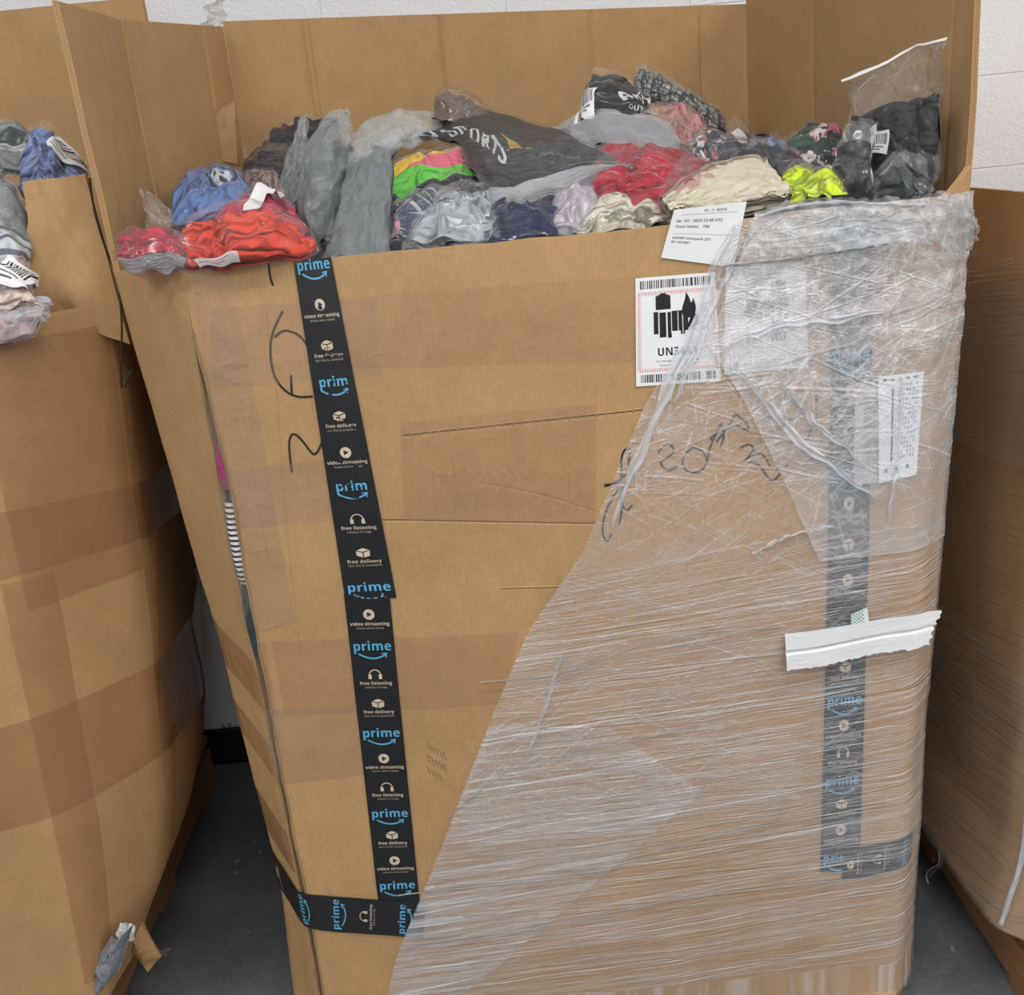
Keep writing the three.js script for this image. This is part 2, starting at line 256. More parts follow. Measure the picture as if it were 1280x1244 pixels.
{ // torn flap by the open back corner
  const P = [[268, 140, -2.2], [294, 126, -2.22], [300, 205, -2.22], [271, 200, -2.2]].map(a => atZ(...a));
  const f = e => (u, v) => { const p = P[3].clone().lerp(P[2], u).lerp(P[0].clone().lerp(P[1], u), v); p.x += .006 * noise(u * 6, v * 8, e) * v; p.z += e + .02 * u * (1 - v) + .006 * noise(u * 5, v * 9); return p; };
  part('torn_flap', slab(span(0, 1, 8), span(0, 1, 12), f(.004), f(0), (u, v) => [u * .1, v * .1]), [M.card, M.edge], midBox, 'torn piece of cardboard in the open back corner');
}
const edgeFuzz = (name, parent, pts, w, mat, seed) => { const r = rng(seed); const P = pts.map(p => p.clone().add(V((r() - .5) * .002, (r() - .5) * .002, (r() - .5) * .002))); return part(name, tube(P, w, pts.length * 6, 5), mat, parent); };
// frayed paper along the split corner seam and cloth pushing out of it
edgeFuzz('frayed_edge', frontPanel, span(.16, 1.3, 36).map(y => main.at(SF + seam(y) + .0015, y, .0005)), .0017, M.torn, 3);
edgeFuzz('frayed_edge', midBox, span(.16, 1.3, 36).map(y => main.at(SF - seam(y) - .001, y, .0005)), .0017, M.torn, 4);
{
  const bit = (y0, y1, mat, name, label, group) => { const t = thing(name, label, 'clothing', group); part('fabric', sheet(span(-1, 1, 8), span(0, 1, 14), (u, v) => { const y = lerp(y0, y1, v); return main.at(SF + u * .016, y, -.006 + .008 * (1 - u * u) * Math.sin(Math.PI * v) ** .5 + .002 * noise(u * 3, y * 60)); }, (u, v) => [u * .5 + .5, v]), mat, t); };
  bit(1.075, 1.145, std({ color: 0xe0559a, roughness: .9, bumpMap: cloth, bumpScale: .002 }), 'pink_garment', 'scrap of bright pink cloth poking out of the split box corner');
  bit(.93, 1.06, std({ map: canvasTexture(32, 256, g => { g.fillStyle = '#e9e6e4'; g.fillRect(0, 0, 32, 256); g.fillStyle = '#33323a'; for (let i = 0; i < 16; i++) g.fillRect(0, i * 16, 32, 7); }), roughness: .9 }), 'striped_garment', 'black and white striped cloth poking out of the split box corner');
  bit(.80, .925, std({ color: 0x3c4d52, roughness: .9, bumpMap: crinkle, bumpScale: .004 }), 'grey_garment', 'dark grey-green cloth showing in the split box corner');
}

// ---------------------------------------------------------------- printed black tape
function tapeArt(length, width, marks, across = false) { // marks: [kind, distance from the start in metres, state]
  const PX = 2600, W = Math.round(width * PX), H = Math.min(2048, Math.round(length * PX)), k = H / length, r = rng(marks.length * 7 + 3);
  return canvasTexture(across ? H : W, across ? W : H, (g) => {
    g.fillStyle = '#151617'; g.fillRect(0, 0, 4000, 4000);
    const blue = '#5fb4dd', cream = '#dcc9ad'; g.textAlign = 'center'; g.textBaseline = 'middle';
    for (const [kind, d, state] of marks) {
      g.save(); if (across) { g.translate(d * k, W / 2); g.rotate(-Math.PI / 2); } else g.translate(W / 2, d * k); const m = W / 150; g.scale(m, m);
      if (kind === 'prime') {
        g.fillStyle = blue; g.font = 'bold 46px sans-serif'; g.fillText(state ? 'prim' : 'prime', 0, -14);
        g.strokeStyle = blue; g.lineWidth = 6; g.lineCap = 'round'; g.beginPath(); g.moveTo(-46, 14); g.quadraticCurveTo(0, 46, 42, 17); g.stroke(); g.lineWidth = 4; g.beginPath(); g.moveTo(30, 14); g.lineTo(46, 12); g.lineTo(43, 27); g.stroke();
      } else {
        g.fillStyle = g.strokeStyle = cream;
        if (kind === 'video') { g.beginPath(); g.arc(0, -24, 19, 0, 7); g.fill(); g.fillStyle = '#151617'; g.beginPath(); g.moveTo(-6, -33); g.lineTo(10, -24); g.lineTo(-6, -15); g.fill(); }
        if (kind === 'listen') { g.lineWidth = 4; g.beginPath(); g.arc(0, -20, 19, Math.PI, 0); g.stroke(); g.fillRect(-23, -22, 11, 17); g.fillRect(12, -22, 11, 17); }
        if (kind === 'deliver') { g.beginPath(); g.moveTo(-22, -30); g.lineTo(0, -40); g.lineTo(22, -32); g.lineTo(20, -10); g.lineTo(0, -4); g.lineTo(-20, -12); g.fill(); g.strokeStyle = '#151617'; g.lineWidth = 3; g.beginPath(); g.moveTo(-22, -30); g.lineTo(0, -24); g.lineTo(22, -32); g.moveTo(0, -24); g.lineTo(0, -4); g.stroke(); }
        g.fillStyle = cream; g.font = 'bold 17px sans-serif'; g.fillText({ video: 'video streaming', listen: 'free listening', deliver: 'free delivery' }[kind], 0, 10);
        g.font = '10px sans-serif'; g.fillText({ video: 'movies and tv shows', listen: 'millions of songs', deliver: 'fast, free & convenient' }[kind], 0, 26);
      }
      if (state) { g.fillStyle = '#151617'; for (let i = 0; i < 14; i++) g.fillRect((r() - .5) * 110, -40 + r() * 66, 3 + r() * 16, 2 + r() * 7); }
      g.restore();
    }
  });
}
const blackTape = map => phys({ map, roughness: .38, clearcoat: .5, clearcoatRoughness: .2, bumpMap: crinkle, bumpScale: .0012 });
function tapeRun(name, q, marks, label) { // marks given by photo height of their middle
  const c = q.map(p => front(...p)), len = (c[0][1] + c[1][1]) / 2 - (c[2][1] + c[3][1]) / 2, wid = (Math.abs(c[1][0] - c[0][0]) + Math.abs(c[2][0] - c[3][0])) / 2, y0 = (c[0][1] + c[1][1]) / 2;
  const mid = py => { const t = (py - q[0][1]) / (q[3][1] - q[0][1]); return y0 - front(lerp((q[0][0] + q[1][0]) / 2, (q[2][0] + q[3][0]) / 2, t), py)[1]; };
  return sticker(main, name, c.map(onMain), blackTape(tapeArt(len, wid, marks.map(([k, py, s]) => [k, mid(py), s]))), midBox, { nu: 8, nv: 60, off: name === 'tape_strip' ? .0012 : .001, label });
}
tapeRun('tape_strip', [[430, 742], [487, 740], [526, 1128], [474, 1130]], [['video', 776], ['prime', 812], ['listen', 850], ['deliver', 886], ['prime', 920], ['video', 955], ['listen', 990], ['prime', 1020], ['deliver', 1050], ['video', 1082], ['prime', 1110]], 'lower strip of black tape printed in blue and cream');
tapeRun('tape_strip', [[367, 326], [414, 321], [496, 747], [432, 749]], [['prime', 336], ['video', 390, 1], ['deliver', 440, 2], ['prime', 482, 1], ['deliver', 528, 1], ['video', 574, 1], ['prime', 612, 1], ['listen', 656], ['deliver', 698], ['prime', 738]], 'upper strip of black tape printed in blue and cream');
tapeRun('tape_strip', [[1039, 244], [1092, 241], [1080, 1086], [1030, 1090]], [['prime', 290], ['listen', 340], ['deliver', 395], ['prime', 450], ['video', 500], ['listen', 545], ['prime', 600], ['video', 640], ['deliver', 690], ['video', 735], ['prime', 790], ['deliver', 842], ['prime', 880], ['video', 915], ['listen', 948], ['prime', 980], ['deliver', 1012], ['video', 1045], ['prime', 1076]], 'long strip of black printed tape under the clear film');
{ // the short bands low on the corners
  const P = (px, py) => onMain(front(px, py)); const a = P(398, 1118), b = P(533, 1128), c = P(531, 1172), d = P(400, 1162);
  sticker(main, 'tape_strip', [a, b, c, d], blackTape(tapeArt(.16, .05, [['prime', .03], ['listen', .075], ['prime', .13]], true)), midBox, { nu: 12, off: .002, label: 'band of black printed tape low on the front' });
  const yT = a[1], yB = d[1], q = [[MS[2] - .02, yT + .035], [a[0], yT], [a[0], yB], [MS[2] - .02, yB + .035]];
  sticker(main, 'tape_strip', q, blackTape(tapeArt(.2, .05, [['deliver', .05], ['prime', .17]], true)), midBox, { nu: 24, off: .0025, label: 'band of black printed tape around the split corner' });
  const e = P(1058, 1063), f = P(1057, 1100);
  sticker(main, 'tape_strip', [e, [MS[4] + .03, e[1] + .015], [MS[4] + .03, f[1] + .012], f], blackTape(tapeArt(.12, .05, [['deliver', .02], ['listen', .06], ['prime', .1]], true)), midBox, { nu: 12, off: .0022, label: 'piece of black printed tape at the lower right edge' });
}
// clear packing tape, wrinkled
for (const [q, m] of [
  [[[262, 385], [470, 372], [478, 470], [268, 486]], M.tape], [[[414, 372], [800, 345], [800, 452], [430, 462]], M.tapeFaint], [[[500, 528], [745, 505], [745, 655], [505, 650]], M.tapeFaint],
  [[[280, 588], [430, 572], [440, 650], [295, 660]], M.tape], [[[300, 798], [650, 790], [630, 880], [318, 892]], M.tapeFaint], [[[320, 885], [470, 880], [500, 965], [338, 978]], M.tape], [[[240, 345], [290, 340], [370, 780], [292, 790]], M.tape],
]) stickFront('clear_tape', q, m, midBox, { nu: 14, nv: 10, off: .0004, thick: 0, tile: 5, lift: (u, v) => .0006 * Math.abs(noise(u * 9, v * 14)) });
for (const [y0, y1, dy] of [[.72, .80, .02], [.60, .66, .02], [.42, .50, .02]]) sticker(main, 'clear_tape', [[MS[2] - .06, y1 + dy + .03], [MS[3] - .004, y1], [MS[3] - .004, y0], [MS[2] - .06, y0 + dy + .03]], M.tapeBrown, midBox, { nu: 12, nv: 6, thick: 0, tile: 4 });

// ---------------------------------------------------------------- paper labels
const bars = (g, x, y, w, h, seed, color = '#222') => { const r = rng(seed); g.fillStyle = color; let p = x; while (p < x + w) { const b = 2 + r() * 6; g.fillRect(p, y, Math.min(b, x + w - p), h); p += b + 2 + r() * 6; } };
const hazardArt = faded => canvasTexture(420, 540, (g) => {
  g.fillStyle = '#f3f2f0'; g.fillRect(0, 0, 420, 540); if (faded) { g.translate(420, 0); g.scale(-1, 1); g.globalAlpha = .4; }
  bars(g, 24, 16, 372, 40, 4); g.fillStyle = '#f3f2f0'; g.fillRect(300, 10, 120, 50); bars(g, 290, 16, 106, 40, 12);
  g.strokeStyle = '#e3a9ae'; g.lineWidth = 14; g.setLineDash([7, 5]); g.strokeRect(16, 78, 388, 386); g.setLineDash([]); g.strokeStyle = '#efc9cb'; g.lineWidth = 3; g.strokeRect(26, 88, 368, 366);
  g.fillStyle = '#1c1b1a'; // cells and the flame
  g.fillRect(104, 100, 78, 62); g.beginPath(); g.ellipse(143, 100, 39, 12, 0, 0, 7); g.fill(); g.fillRect(128, 82, 30, 16);
  for (const [x, y, w, h] of [[92, 172, 24, 110], [122, 176, 34, 124], [164, 176, 20, 128], [186, 172, 84, 100], [230, 270, 22, 20]]) { g.fillRect(x, y, w, h); }
  g.fillStyle = '#f3f2f0'; for (const [x, y] of [[118, 172], [158, 176], [182, 172], [216, 176], [240, 180]]) g.fillRect(x, y, 4, 112);
  g.fillStyle = '#1c1b1a'; g.beginPath(); g.moveTo(250, 210); g.bezierCurveTo(220, 160, 264, 140, 262, 84); g.bezierCurveTo(286, 112, 282, 130, 290, 138); g.bezierCurveTo(300, 128, 298, 120, 298, 112); g.bezierCurveTo(324, 160, 310, 196, 290, 212); g.fill();
  g.beginPath(); g.moveTo(264, 250); g.lineTo(300, 170); g.lineTo(326, 236); g.lineTo(282, 272); g.fill();
  g.font = 'bold 56px sans-serif'; g.textAlign = 'center'; g.fillText('UN3481', 210, 392);
  g.font = '15px sans-serif'; g.fillText('For Damaged/Defective Package', 210, 424); g.fillText('Please call +1 206 555 0140', 210, 446);
  bars(g, 24, 484, 300, 40, 8); bars(g, 350, 484, 46, 40, 6);
});
stickFront('hazard_label', [[794, 348], [893, 340], [901, 476], [795, 483]], std({ map: hazardArt(false), roughness: .6 }), midBox, { off: .0014, label: 'white battery warning label with pink hatched border and flame' });
stickFront('hazard_label', [[907, 334], [1005, 326], [1010, 458], [905, 468]], std({ map: hazardArt(true), roughness: .6 }), midBox, { off: .0014, label: 'faded battery warning label printed side inward' });
stickFront('paper_sheet', [[842, 262], [933, 252], [916, 334], [826, 322]], std({ map: canvasTexture(512, 420, (g) => {
  g.fillStyle = '#f1f0ee'; g.fillRect(0, 0, 512, 420); g.fillStyle = '#3c3c3c'; g.font = 'bold 26px sans-serif'; g.save(); g.transform(1, .02, 0, 1, 0, 0);
  g.fillText('P1 - 1 - B2ST6', 220, 38); g.fillRect(60, 50, 400, 2); g.font = 'bold 30px sans-serif'; g.fillText('06 - 01 - 2023 23:40 UTC', 40, 112); g.fillText('Total items:   758', 40, 158);
  g.fillRect(40, 205, 420, 2); g.font = 'bold 26px sans-serif'; g.fillText('UN3091 Overpack 2X7', 40, 250); g.fillText('BF UN3481', 40, 284); g.restore();
}), roughness: .75 }), midBox, { off: .0016, lift: (u, v) => .003 * v * v * (1 - u), label: 'white shipping sheet with printed lines under the rim' });
stickFront('barcode_label', [[1096, 470], [1152, 463], [1143, 592], [1097, 603]], std({ map: canvasTexture(200, 480, (g) => {
  g.fillStyle = '#f2f2f3'; g.fillRect(0, 0, 200, 480); g.fillStyle = '#6a6a72'; g.fillRect(60, 60, 9, 330); g.fillStyle = '#a9a9b8'; for (let i = 0; i < 16; i++) for (let j = 0; j < 6; j++) if ((i * 5 + j * 3) % 4) g.fillRect(94 + j * 15, 40 + i * 22, 8, 15);
  g.fillStyle = '#555'; for (let j = 0; j < 3; j++) g.fillRect(30 + j * 55, 420, 16, 16); for (let j = 0; j < 5; j++) g.fillRect(20 + j * 34, 14, 16, 10);
}), roughness: .6 }), midBox, { off: .0052, label: 'white shipping label with a vertical bar on the right edge' });
stickFront('barcode_label', [[1068, 478], [1104, 474], [1104, 602], [1066, 606]], std({ map: canvasTexture(128, 400, (g) => { g.fillStyle = '#cfcdca'; g.fillRect(0, 0, 128, 400); g.save(); g.translate(128, 0); g.rotate(Math.PI / 2); bars(g, 60, 20, 280, 70, 44, '#8d8b88'); g.restore(); }), roughness: .6 }), midBox, { off: .0018, label: 'grey barcode label under the film' });

// ---------------------------------------------------------------- clear stretch film on the middle box
const FILM_W = 1.4, FILM_Y0 = .13, FILM_H = 1.3;
const filmLeft = (() => { const p = [[930, 262], [905, 300], [884, 360], [850, 430], [806, 505], [770, 590], [728, 690], [660, 790], [622, 880], [590, 960], [552, 1060], [496, 1195], [484, 1244]].map(a => front(...a)); const q = p.map(a => [a[1], a[0]]).sort((a, b) => a[0] - b[0]); q.unshift([.12, q[0][1] - .01]); return table(q); })();
function filmArt(base, seed, kind) {
  const r = rng(seed), N = 2048;
  return canvasTexture(N, N, (g) => {
    const bump = kind === 'bump', tone = (k, a) => bump ? `rgba(${k > 0 ? '255,255,255' : '0,0,0'},${a})` : `rgba(0,0,0,${a * .3})`;
    g.fillStyle = bump ? '#808080' : `rgb(${base},${base},${base})`; g.fillRect(0, 0, N, N);
    if (!bump) { for (let i = 0; i < 260; i++) { const x = r() * N, y = r() * N, w = 60 + r() * 380, h = 20 + r() * 120; g.fillStyle = `rgba(0,0,0,${r() * .05})`; g.save(); g.translate(x, y); g.rotate((r() - .6) * .5); g.fillRect(-w / 2, -h / 2, w, h); g.restore(); } }
    const X = s => s / FILM_W * N, Y = y => (1 - (y - FILM_Y0) / FILM_H) * N;
    const stroke = (s, y, ang, len, wd, a) => { const x = X(s), yy = Y(y), dx = Math.cos(ang) * X(len), dy = -Math.sin(ang) * X(len), bx = (r() - .5) * X(len) * .12, by = (r() - .5) * X(len) * .12; g.lineCap = 'round'; g.lineWidth = wd; g.strokeStyle = tone(1, a); g.beginPath(); g.moveTo(x - dx / 2, yy - dy / 2); g.quadraticCurveTo(x + bx, yy + by, x + dx / 2, yy + dy / 2); g.stroke(); if (bump) { g.strokeStyle = tone(-1, a * .7); g.beginPath(); g.moveTo(x - dx / 2, yy - dy / 2 + wd); g.quadraticCurveTo(x + bx, yy + by + wd, x + dx / 2, yy + dy / 2 + wd); g.stroke(); } };
    for (let i = 0; i < 5200; i++) { const y = .12 + r() * .8, s = r() * 1.4; stroke(s, y, .05 + (r() - .5) * .16 + .05 * Math.sin(y * 9), .03 + r() * r() * .4, 1 + r() * 1.8, .12 + r() * .4); }
    for (let i = 0; i < 260; i++) stroke(r() * 1.4, .12 + r() * .75, .06 + (r() - .5) * .12, .2 + r() * .5, 2 + r() * 3, .3 + r() * .5);
    for (let i = 0; i < 3000; i++) { const y = .5 + r() * .75, s = .15 + r() * .8; stroke(s, y, r() < .55 ? .55 + (r() - .5) * .5 : -.6 + (r() - .5) * .6, .015 + r() * r() * .2, .8 + r() * 1.5, .1 + r() * .3); }
    for (let i = 0; i < 150; i++) stroke(.2 + r() * .7, .5 + r() * .6, r() < .5 ? .62 + (r() - .5) * .3 : -.5 + (r() - .5) * .3, .1 + r() * .25, 1.2 + r() * 2, .25 + r() * .3);
    for (let i = 0; i < 9000; i++) { const y = 1.4 - r() * r() * .55, s = .5 + r() * .9; stroke(s, y, r() * 3.14, .006 + r() * r() * .07, 1 + r() * 2.4, .15 + r() * .5); }
    for (let i = 0; i < 500; i++) { const y = 1.4 - r() * .4, s = .52 + r() * .9; stroke(s, y, .3 + (r() - .5) * 1.8, .03 + r() * .1, 2 + r() * 5, .2 + r() * .4); }
  }, false);
}
const filmBump = filmArt(0, 21, 'bump'), filmClear = filmArt(245, 21, 'clear');
M.film = phys({ color: 0xffffff, transmission: .96, thickness: 0, roughness: .16, ior: 1.5, bumpMap: filmBump, bumpScale: .0018, transmissionMap: filmClear });
M.filmThick = phys({ color: 0xfdfefe, transmission: .85, thickness: 0, roughness: .18, ior: 1.4, bumpMap: filmBump, bumpScale: .0018, transmissionMap: filmClear });
M.filmRope = phys({ color: 0xffffff, transmission: .35, thickness: 0, roughness: .25, ior: 1.5, bumpMap: crinkle, bumpScale: .004 });
const filmUV = (s, y) => [s / FILM_W, (y - FILM_Y0) / FILM_H];
const crumple = (s, y) => { const k = smooth(.95, 1.3, y) * smooth(.45, .7, s); return k * (.007 * Math.abs(noise(s * 16, y * 16, 3)) + .005 * Math.abs(noise(s * 38, y * 34, 9))) + .0016 * Math.abs(noise(s * 6, y * 46 - s * 4, 1)); };
function film(name, left, right, top, bottom, off, mat, label, parent = midBox) {
  return part(name, sheet(span(0, 1, 150), span(0, 1, 150), (u, v) => { const y = lerp(bottom, top, v), s = lerp(left(y), right(y), u); return onFront(s, y, off + crumple(s, y)); }, (u, v) => { const y = lerp(bottom, top, v), s = lerp(left(y), right(y), u); return filmUV(s, y); }), mat, parent, label);
}
const wrap = film('stretch_film', filmLeft, () => FW + .42, 1.379, YB, .003, M.film, 'clear stretch film wrapped round the right part of the box');
{ // more turns of film: low left triangle, middle band, crumpled top right
  const e = [[640, 900], [760, 906], [880, 986], [605, 1222], [560, 1244]].map(a => front(...a));
  const right = table([[.13, e[4][0] - .02], [e[3][1], e[3][0]], [e[2][1], e[2][0]], [e[1][1], e[1][0]], [e[1][1] + .02, e[0][0]]]);
  film('film_layer', y => filmLeft(y) + .002, y => Math.max(filmLeft(y) + .01, right(y)), e[1][1] + .02, YB, .0055, M.film, 'second turn of film forming a pale triangle low on the front', wrap);
  const l = [[940, 262], [912, 340], [880, 430], [925, 500], [975, 600], [1020, 700]].map(a => front(...a)).map(a => [a[1], a[0]]).sort((a, b) => a[0] - b[0]);
  film('film_layer', y => table(l)(y) + .004, y => FW + .07, 1.384, l[0][0], .007, M.filmThick, 'crumpled white turns of film over the upper right edge', wrap);
}
const rope = (px, w, off = .008, label) => { const P = px.map(p => { const [s, y] = front(...p); return onFront(s, y, off); }); w *= .62; const g = tube(P, w, px.length * 10, 6); const p = g.attributes.position; for (let i = 0; i < p.count; i++) { const n = noise(p.getX(i) * 90, p.getY(i) * 90, p.getZ(i) * 90); p.setXYZ(i, p.getX(i) + n * w * .9, p.getY(i) + n * w * .7, p.getZ(i) + n * w * .5); } g.computeVertexNormals(); part('film_fold', g, M.filmRope, wrap, label); };
M.filmFold = phys({ color: 0xfbfdff, transmission: .62, thickness: 0, roughness: .2, ior: 1.45, bumpMap: crinkle, bumpScale: .006 });
const ribbon = (px, wide, off = .009) => { const P = px.map(p => front(...p)), at = t => { const i = Math.min(P.length - 2, Math.floor(t * (P.length - 1))), f = t * (P.length - 1) - i; return [lerp(P[i][0], P[i + 1][0], f), lerp(P[i][1], P[i + 1][1], f)]; }; const sd = px[0][0];
  part('film_fold', sheet(span(0, 1, 10), span(0, 1, 60), (u, v) => { const a = at(v), b = at(Math.min(1, v + .02)), c = at(Math.max(0, v - .02)), dx = b[0] - c[0], dy = b[1] - c[1], l = Math.hypot(dx, dy) || 1, w = wide * (.35 + .65 * Math.sin(Math.PI * v)) * (.7 + .8 * Math.abs(noise(v * 7, sd))), k = (u - .5) * w + .004 * noise(v * 9, sd, 4); return onFront(a[0] - dy / l * k, a[1] + dx / l * k, off + .0025 * Math.sin(u * 9 + 5 * noise(v * 6, sd))); }, (u, v) => [u * .1, v * .8]), M.filmFold, wrap); };
ribbon([[915, 280], [892, 330], [872, 395], [846, 450], [818, 520], [790, 585], [766, 655]], .017); ribbon([[925, 300], [898, 360], [866, 440], [842, 500]], .012, .011);
ribbon([[925, 462], [965, 515], [1005, 556], [1050, 590], [1095, 622]], .014, .012); ribbon([[975, 478], [1020, 530], [1080, 580]], .009, .011); ribbon([[704, 812], [696, 836], [688, 866], [664, 932]], .007); ribbon([[905, 430], [960, 405], [1035, 398], [1100, 385]], .012, .014); ribbon([[940, 690], [985, 668], [1040, 655]], .006, .006); ribbon([[1108, 650], [1118, 560], [1124, 470]], .01, .012);
 rope([[945, 270], [985, 258], [1040, 252], [1100, 255], [1150, 256]], .004, .012);
rope([[905, 330], [980, 322], [1060, 310], [1120, 300]], .0036, .012); rope([[600, 850], [700, 838], [830, 795], [980, 780]], .0016); rope([[560, 1020], [640, 960], [760, 930], [880, 905]], .0013, .006); rope([[500, 1115], [700, 1090], [900, 1040], [1120, 1000]], .0016); rope([[500, 1180], [700, 1150], [850, 1120], [1110, 1090]], .0014);
{ // ruffled film standing off the rim and the right corner
  const fl = (pts, seed, label) => { const P = pts.map(a => atZ(...a)); part('film_ruffle', sheet(span(0, 1, 40), span(0, 1, 14), (u, v) => { const i = u * (P.length / 2 - 1), k = Math.min(Math.floor(i), P.length / 2 - 2), f = i - k; const a = P[k].clone().lerp(P[k + 1], f), n = P.length / 2, b = P[n + k].clone().lerp(P[n + k + 1], f); const q = a.lerp(b, v); const w = .012 * noise(u * 14, v * 4, seed); q.z += w + .006 * noise(u * 40, v * 9, seed); q.y += .006 * noise(u * 22, v * 3, seed + 5); q.x += .004 * noise(u * 30, v * 8, seed + 2); return q; }, (u, v) => [u * .3, 1 - v * .1]), M.filmThick, wrap, label); };
  fl([[1150, 246, -1.36], [1180, 240, -1.36], [1200, 244, -1.38], [1222, 268, -1.42], [1226, 290, -1.45], [1150, 300, -1.375], [1175, 305, -1.38], [1190, 312, -1.40], [1205, 318, -1.43], [1215, 310, -1.46]], 3, 'ruffled film standing off the right corner');
  fl([[1196, 246, -1.40], [1210, 250, -1.41], [1218, 270, -1.42], [1200, 270, -1.41], [1208, 290, -1.42], [1216, 306, -1.43]], 8, 'small white tail of film at the right corner');
  fl([[945, 268, -1.36], [985, 252, -1.36], [1040, 246, -1.36], [1095, 248, -1.36], [1150, 246, -1.36], [935, 320, -1.375], [985, 318, -1.375], [1040, 312, -1.375], [1095, 308, -1.375], [1150, 300, -1.375]], 13, 'bunched film along the rim');
}
// torn white paper strip with a scrap of green print
{
  const q = [[979, 786], [1165, 754], [1152, 800], [982, 832]].map(p => { const [s, y] = front(...p); return [SF + s, y]; });
  const P = (u, v, e) => { const jag = .003 * noise(u * 30, 3) + .002 * noise(u * 80, 9); const s = lerp(lerp(q[3][0], q[2][0], u), lerp(q[0][0], q[1][0], u), v) + (u > .9 ? .006 * noise(v * 9, 4) : 0), y = lerp(lerp(q[3][1], q[2][1], u), lerp(q[0][1], q[1][1], u), v) + (v > .5 ? 0 : jag * (1 - 2 * v)); const p = main.at(Math.min(s, MS[4] + .01), y, .016 + e + .003 * Math.sin(u * 7)); p.x += Math.max(0, s - MS[4] - .01); return p.add(V(0, 0, -.004 * Math.exp(-(((v - .48 - .04 * u) / .03) ** 2)))); };
  part('paper_strip', mergeGeometries([slab(span(0, 1, 60), span(0, 1, 30), (u, v) => P(u, v, .0006), (u, v) => P(u, v, 0))]), M.paper, midBox, 'torn strip of white paper stuck over the film');
  stickFront('paper_scrap', [[1062, 764], [1082, 755], [1085, 775], [1062, 778]], std({ map: canvasTexture(64, 64, g => { g.fillStyle = '#e9eeea'; g.fillRect(0, 0, 64, 64); g.fillStyle = '#2c8a58'; for (let i = 0; i < 8; i++) for (let j = 0; j < 8; j++) if ((i + j) % 2) g.fillRect(i * 6, j * 8 + 4, 5, 6); }), roughness: .7 }), midBox, { off: .012, label: 'small scrap of paper printed green' });
}

// ---------------------------------------------------------------- the box on the left, bulging and torn
const YS = .145;
const leftBox = thing('pallet_box', 'bulging cardboard box with a torn upright corner flap, banded with brown clear tape', 'box', 'cardboard pallet boxes');
const eX = table([[.14, -.785], [.3, -.70], [.44, -.665], [.8, -.615], [1.16, -.583], [1.33, -.575], [1.6, -.566]]);
const gX = table([[.14, -.85], [.3, -.80], [.6, -.755], [.9, -.71], [1.3, -.655], [1.5, -.617], [1.9, -.617]]);
const dX = table([[.14, -.80], [.5, -.775], [.88, -.757], [1.33, -.74]]);
const lw = new Wall([fix(-1.86, -2.30), fix(-1.86, -1.62), fix(-1.72, -1.46), y => [dX(y), -1.455], y => [eX(y), -1.60], y => [gX(y), -2.28], fix(-1.86, -2.30)], .03);
const LS = lw.s; lw.bulge = (s, y) => .006 * noise(s * 4, y * 4, 6) + .002 * noise(s * 12, y * 12, 5) - (s > LS[4] && s < LS[5] ? .018 * Math.sin(Math.PI * (s - LS[4]) / (LS[5] - LS[4])) * smooth(.9, 1.3, y) : 0) + (s > LS[4] && s < LS[5] ? .03 * Math.sin(Math.PI * (s - LS[4]) / (LS[5] - LS[4])) * smooth(.75, .4, y) * smooth(.14, .35, y) : 0);
panel(lw, 'front_panel', LS[2], LS[3], s => 1.305 + .006 * noise(s * 12, 1), leftBox, { bottom: YS, n: 40, rows: 40 });
{
  const d = LS[4] - LS[3], tear = LS[3] + d * .56;
  panel(lw, 'corner_panel', LS[3], tear, s => 1.312 + .014 * (s - LS[3]) / d + .004 * noise(s * 40, 2), leftBox, { bottom: YS, n: 12, rows: 40 });
  panel(lw, 'corner_panel', tear, LS[4], s => 1.33, leftBox, { bottom: YS, n: 10, rows: 40 });
  // the upright torn flap above it
  const P = [[30, 227], [107, 218], [163, 430], [78, 402]].map(a => atZ(a[0], a[1], -1.585)), mid = atZ(44, 370, -1.57);
  const f = e => (u, v) => { const l = v < .25 ? P[3].clone().lerp(mid, v / .25) : mid.clone().lerp(P[0], (v - .25) / .75); const r = P[2].clone().lerp(P[1], v); l.x += .004 * noise(v * 18, 2) + .003 * noise(v * 50, 1); const q = l.lerp(r, u); q.z += e + .006 * noise(u * 3, v * 3, 4) - .0035 * Math.exp(-(((u - (.15 + 1.1 * (1 - v))) / .05) ** 2)); q.y += v > .95 ? .003 * noise(u * 14, 3) : 0; return q; };
  part('torn_flap', slab(span(0, 1, 30), span(0, 1, 30), f(.004), f(-.004), (u, v) => [u * .12, v * .26]), [M.card, M.edge], leftBox, 'upright torn corner flap with a diagonal crease');
}
panel(lw, 'side_panel', LS[4], LS[5], s => lerp(1.33, 1.30, (s - LS[4]) / (LS[5] - LS[4])), leftBox, { bottom: YS, n: 30, rows: 40 });
panel(lw, 'back_panel', LS[5], LS[6], s => 1.84, leftBox, { bottom: YS, n: 20, rows: 20 });
panel(lw, 'side_panel', LS[0], LS[1], s => 1.33, leftBox, { bottom: YS, n: 10, rows: 10 });
panel(lw, 'corner_panel', LS[1], LS[2], s => 1.31, leftBox, { bottom: YS, n: 6, rows: 10 });
{ const sh = new THREE.Shape(lw.points.slice(0, 6).map(f => { const q = f(.15); return new THREE.Vector2(q[0], -q[1]); })); part('box_floor', new THREE.ExtrudeGeometry(sh, { depth: .008, bevelEnabled: false }).rotateX(-Math.PI / 2).translate(0, YS, 0), M.card, leftBox); }
const bandY = (px, py, z) => atZ(px, py, z).y;
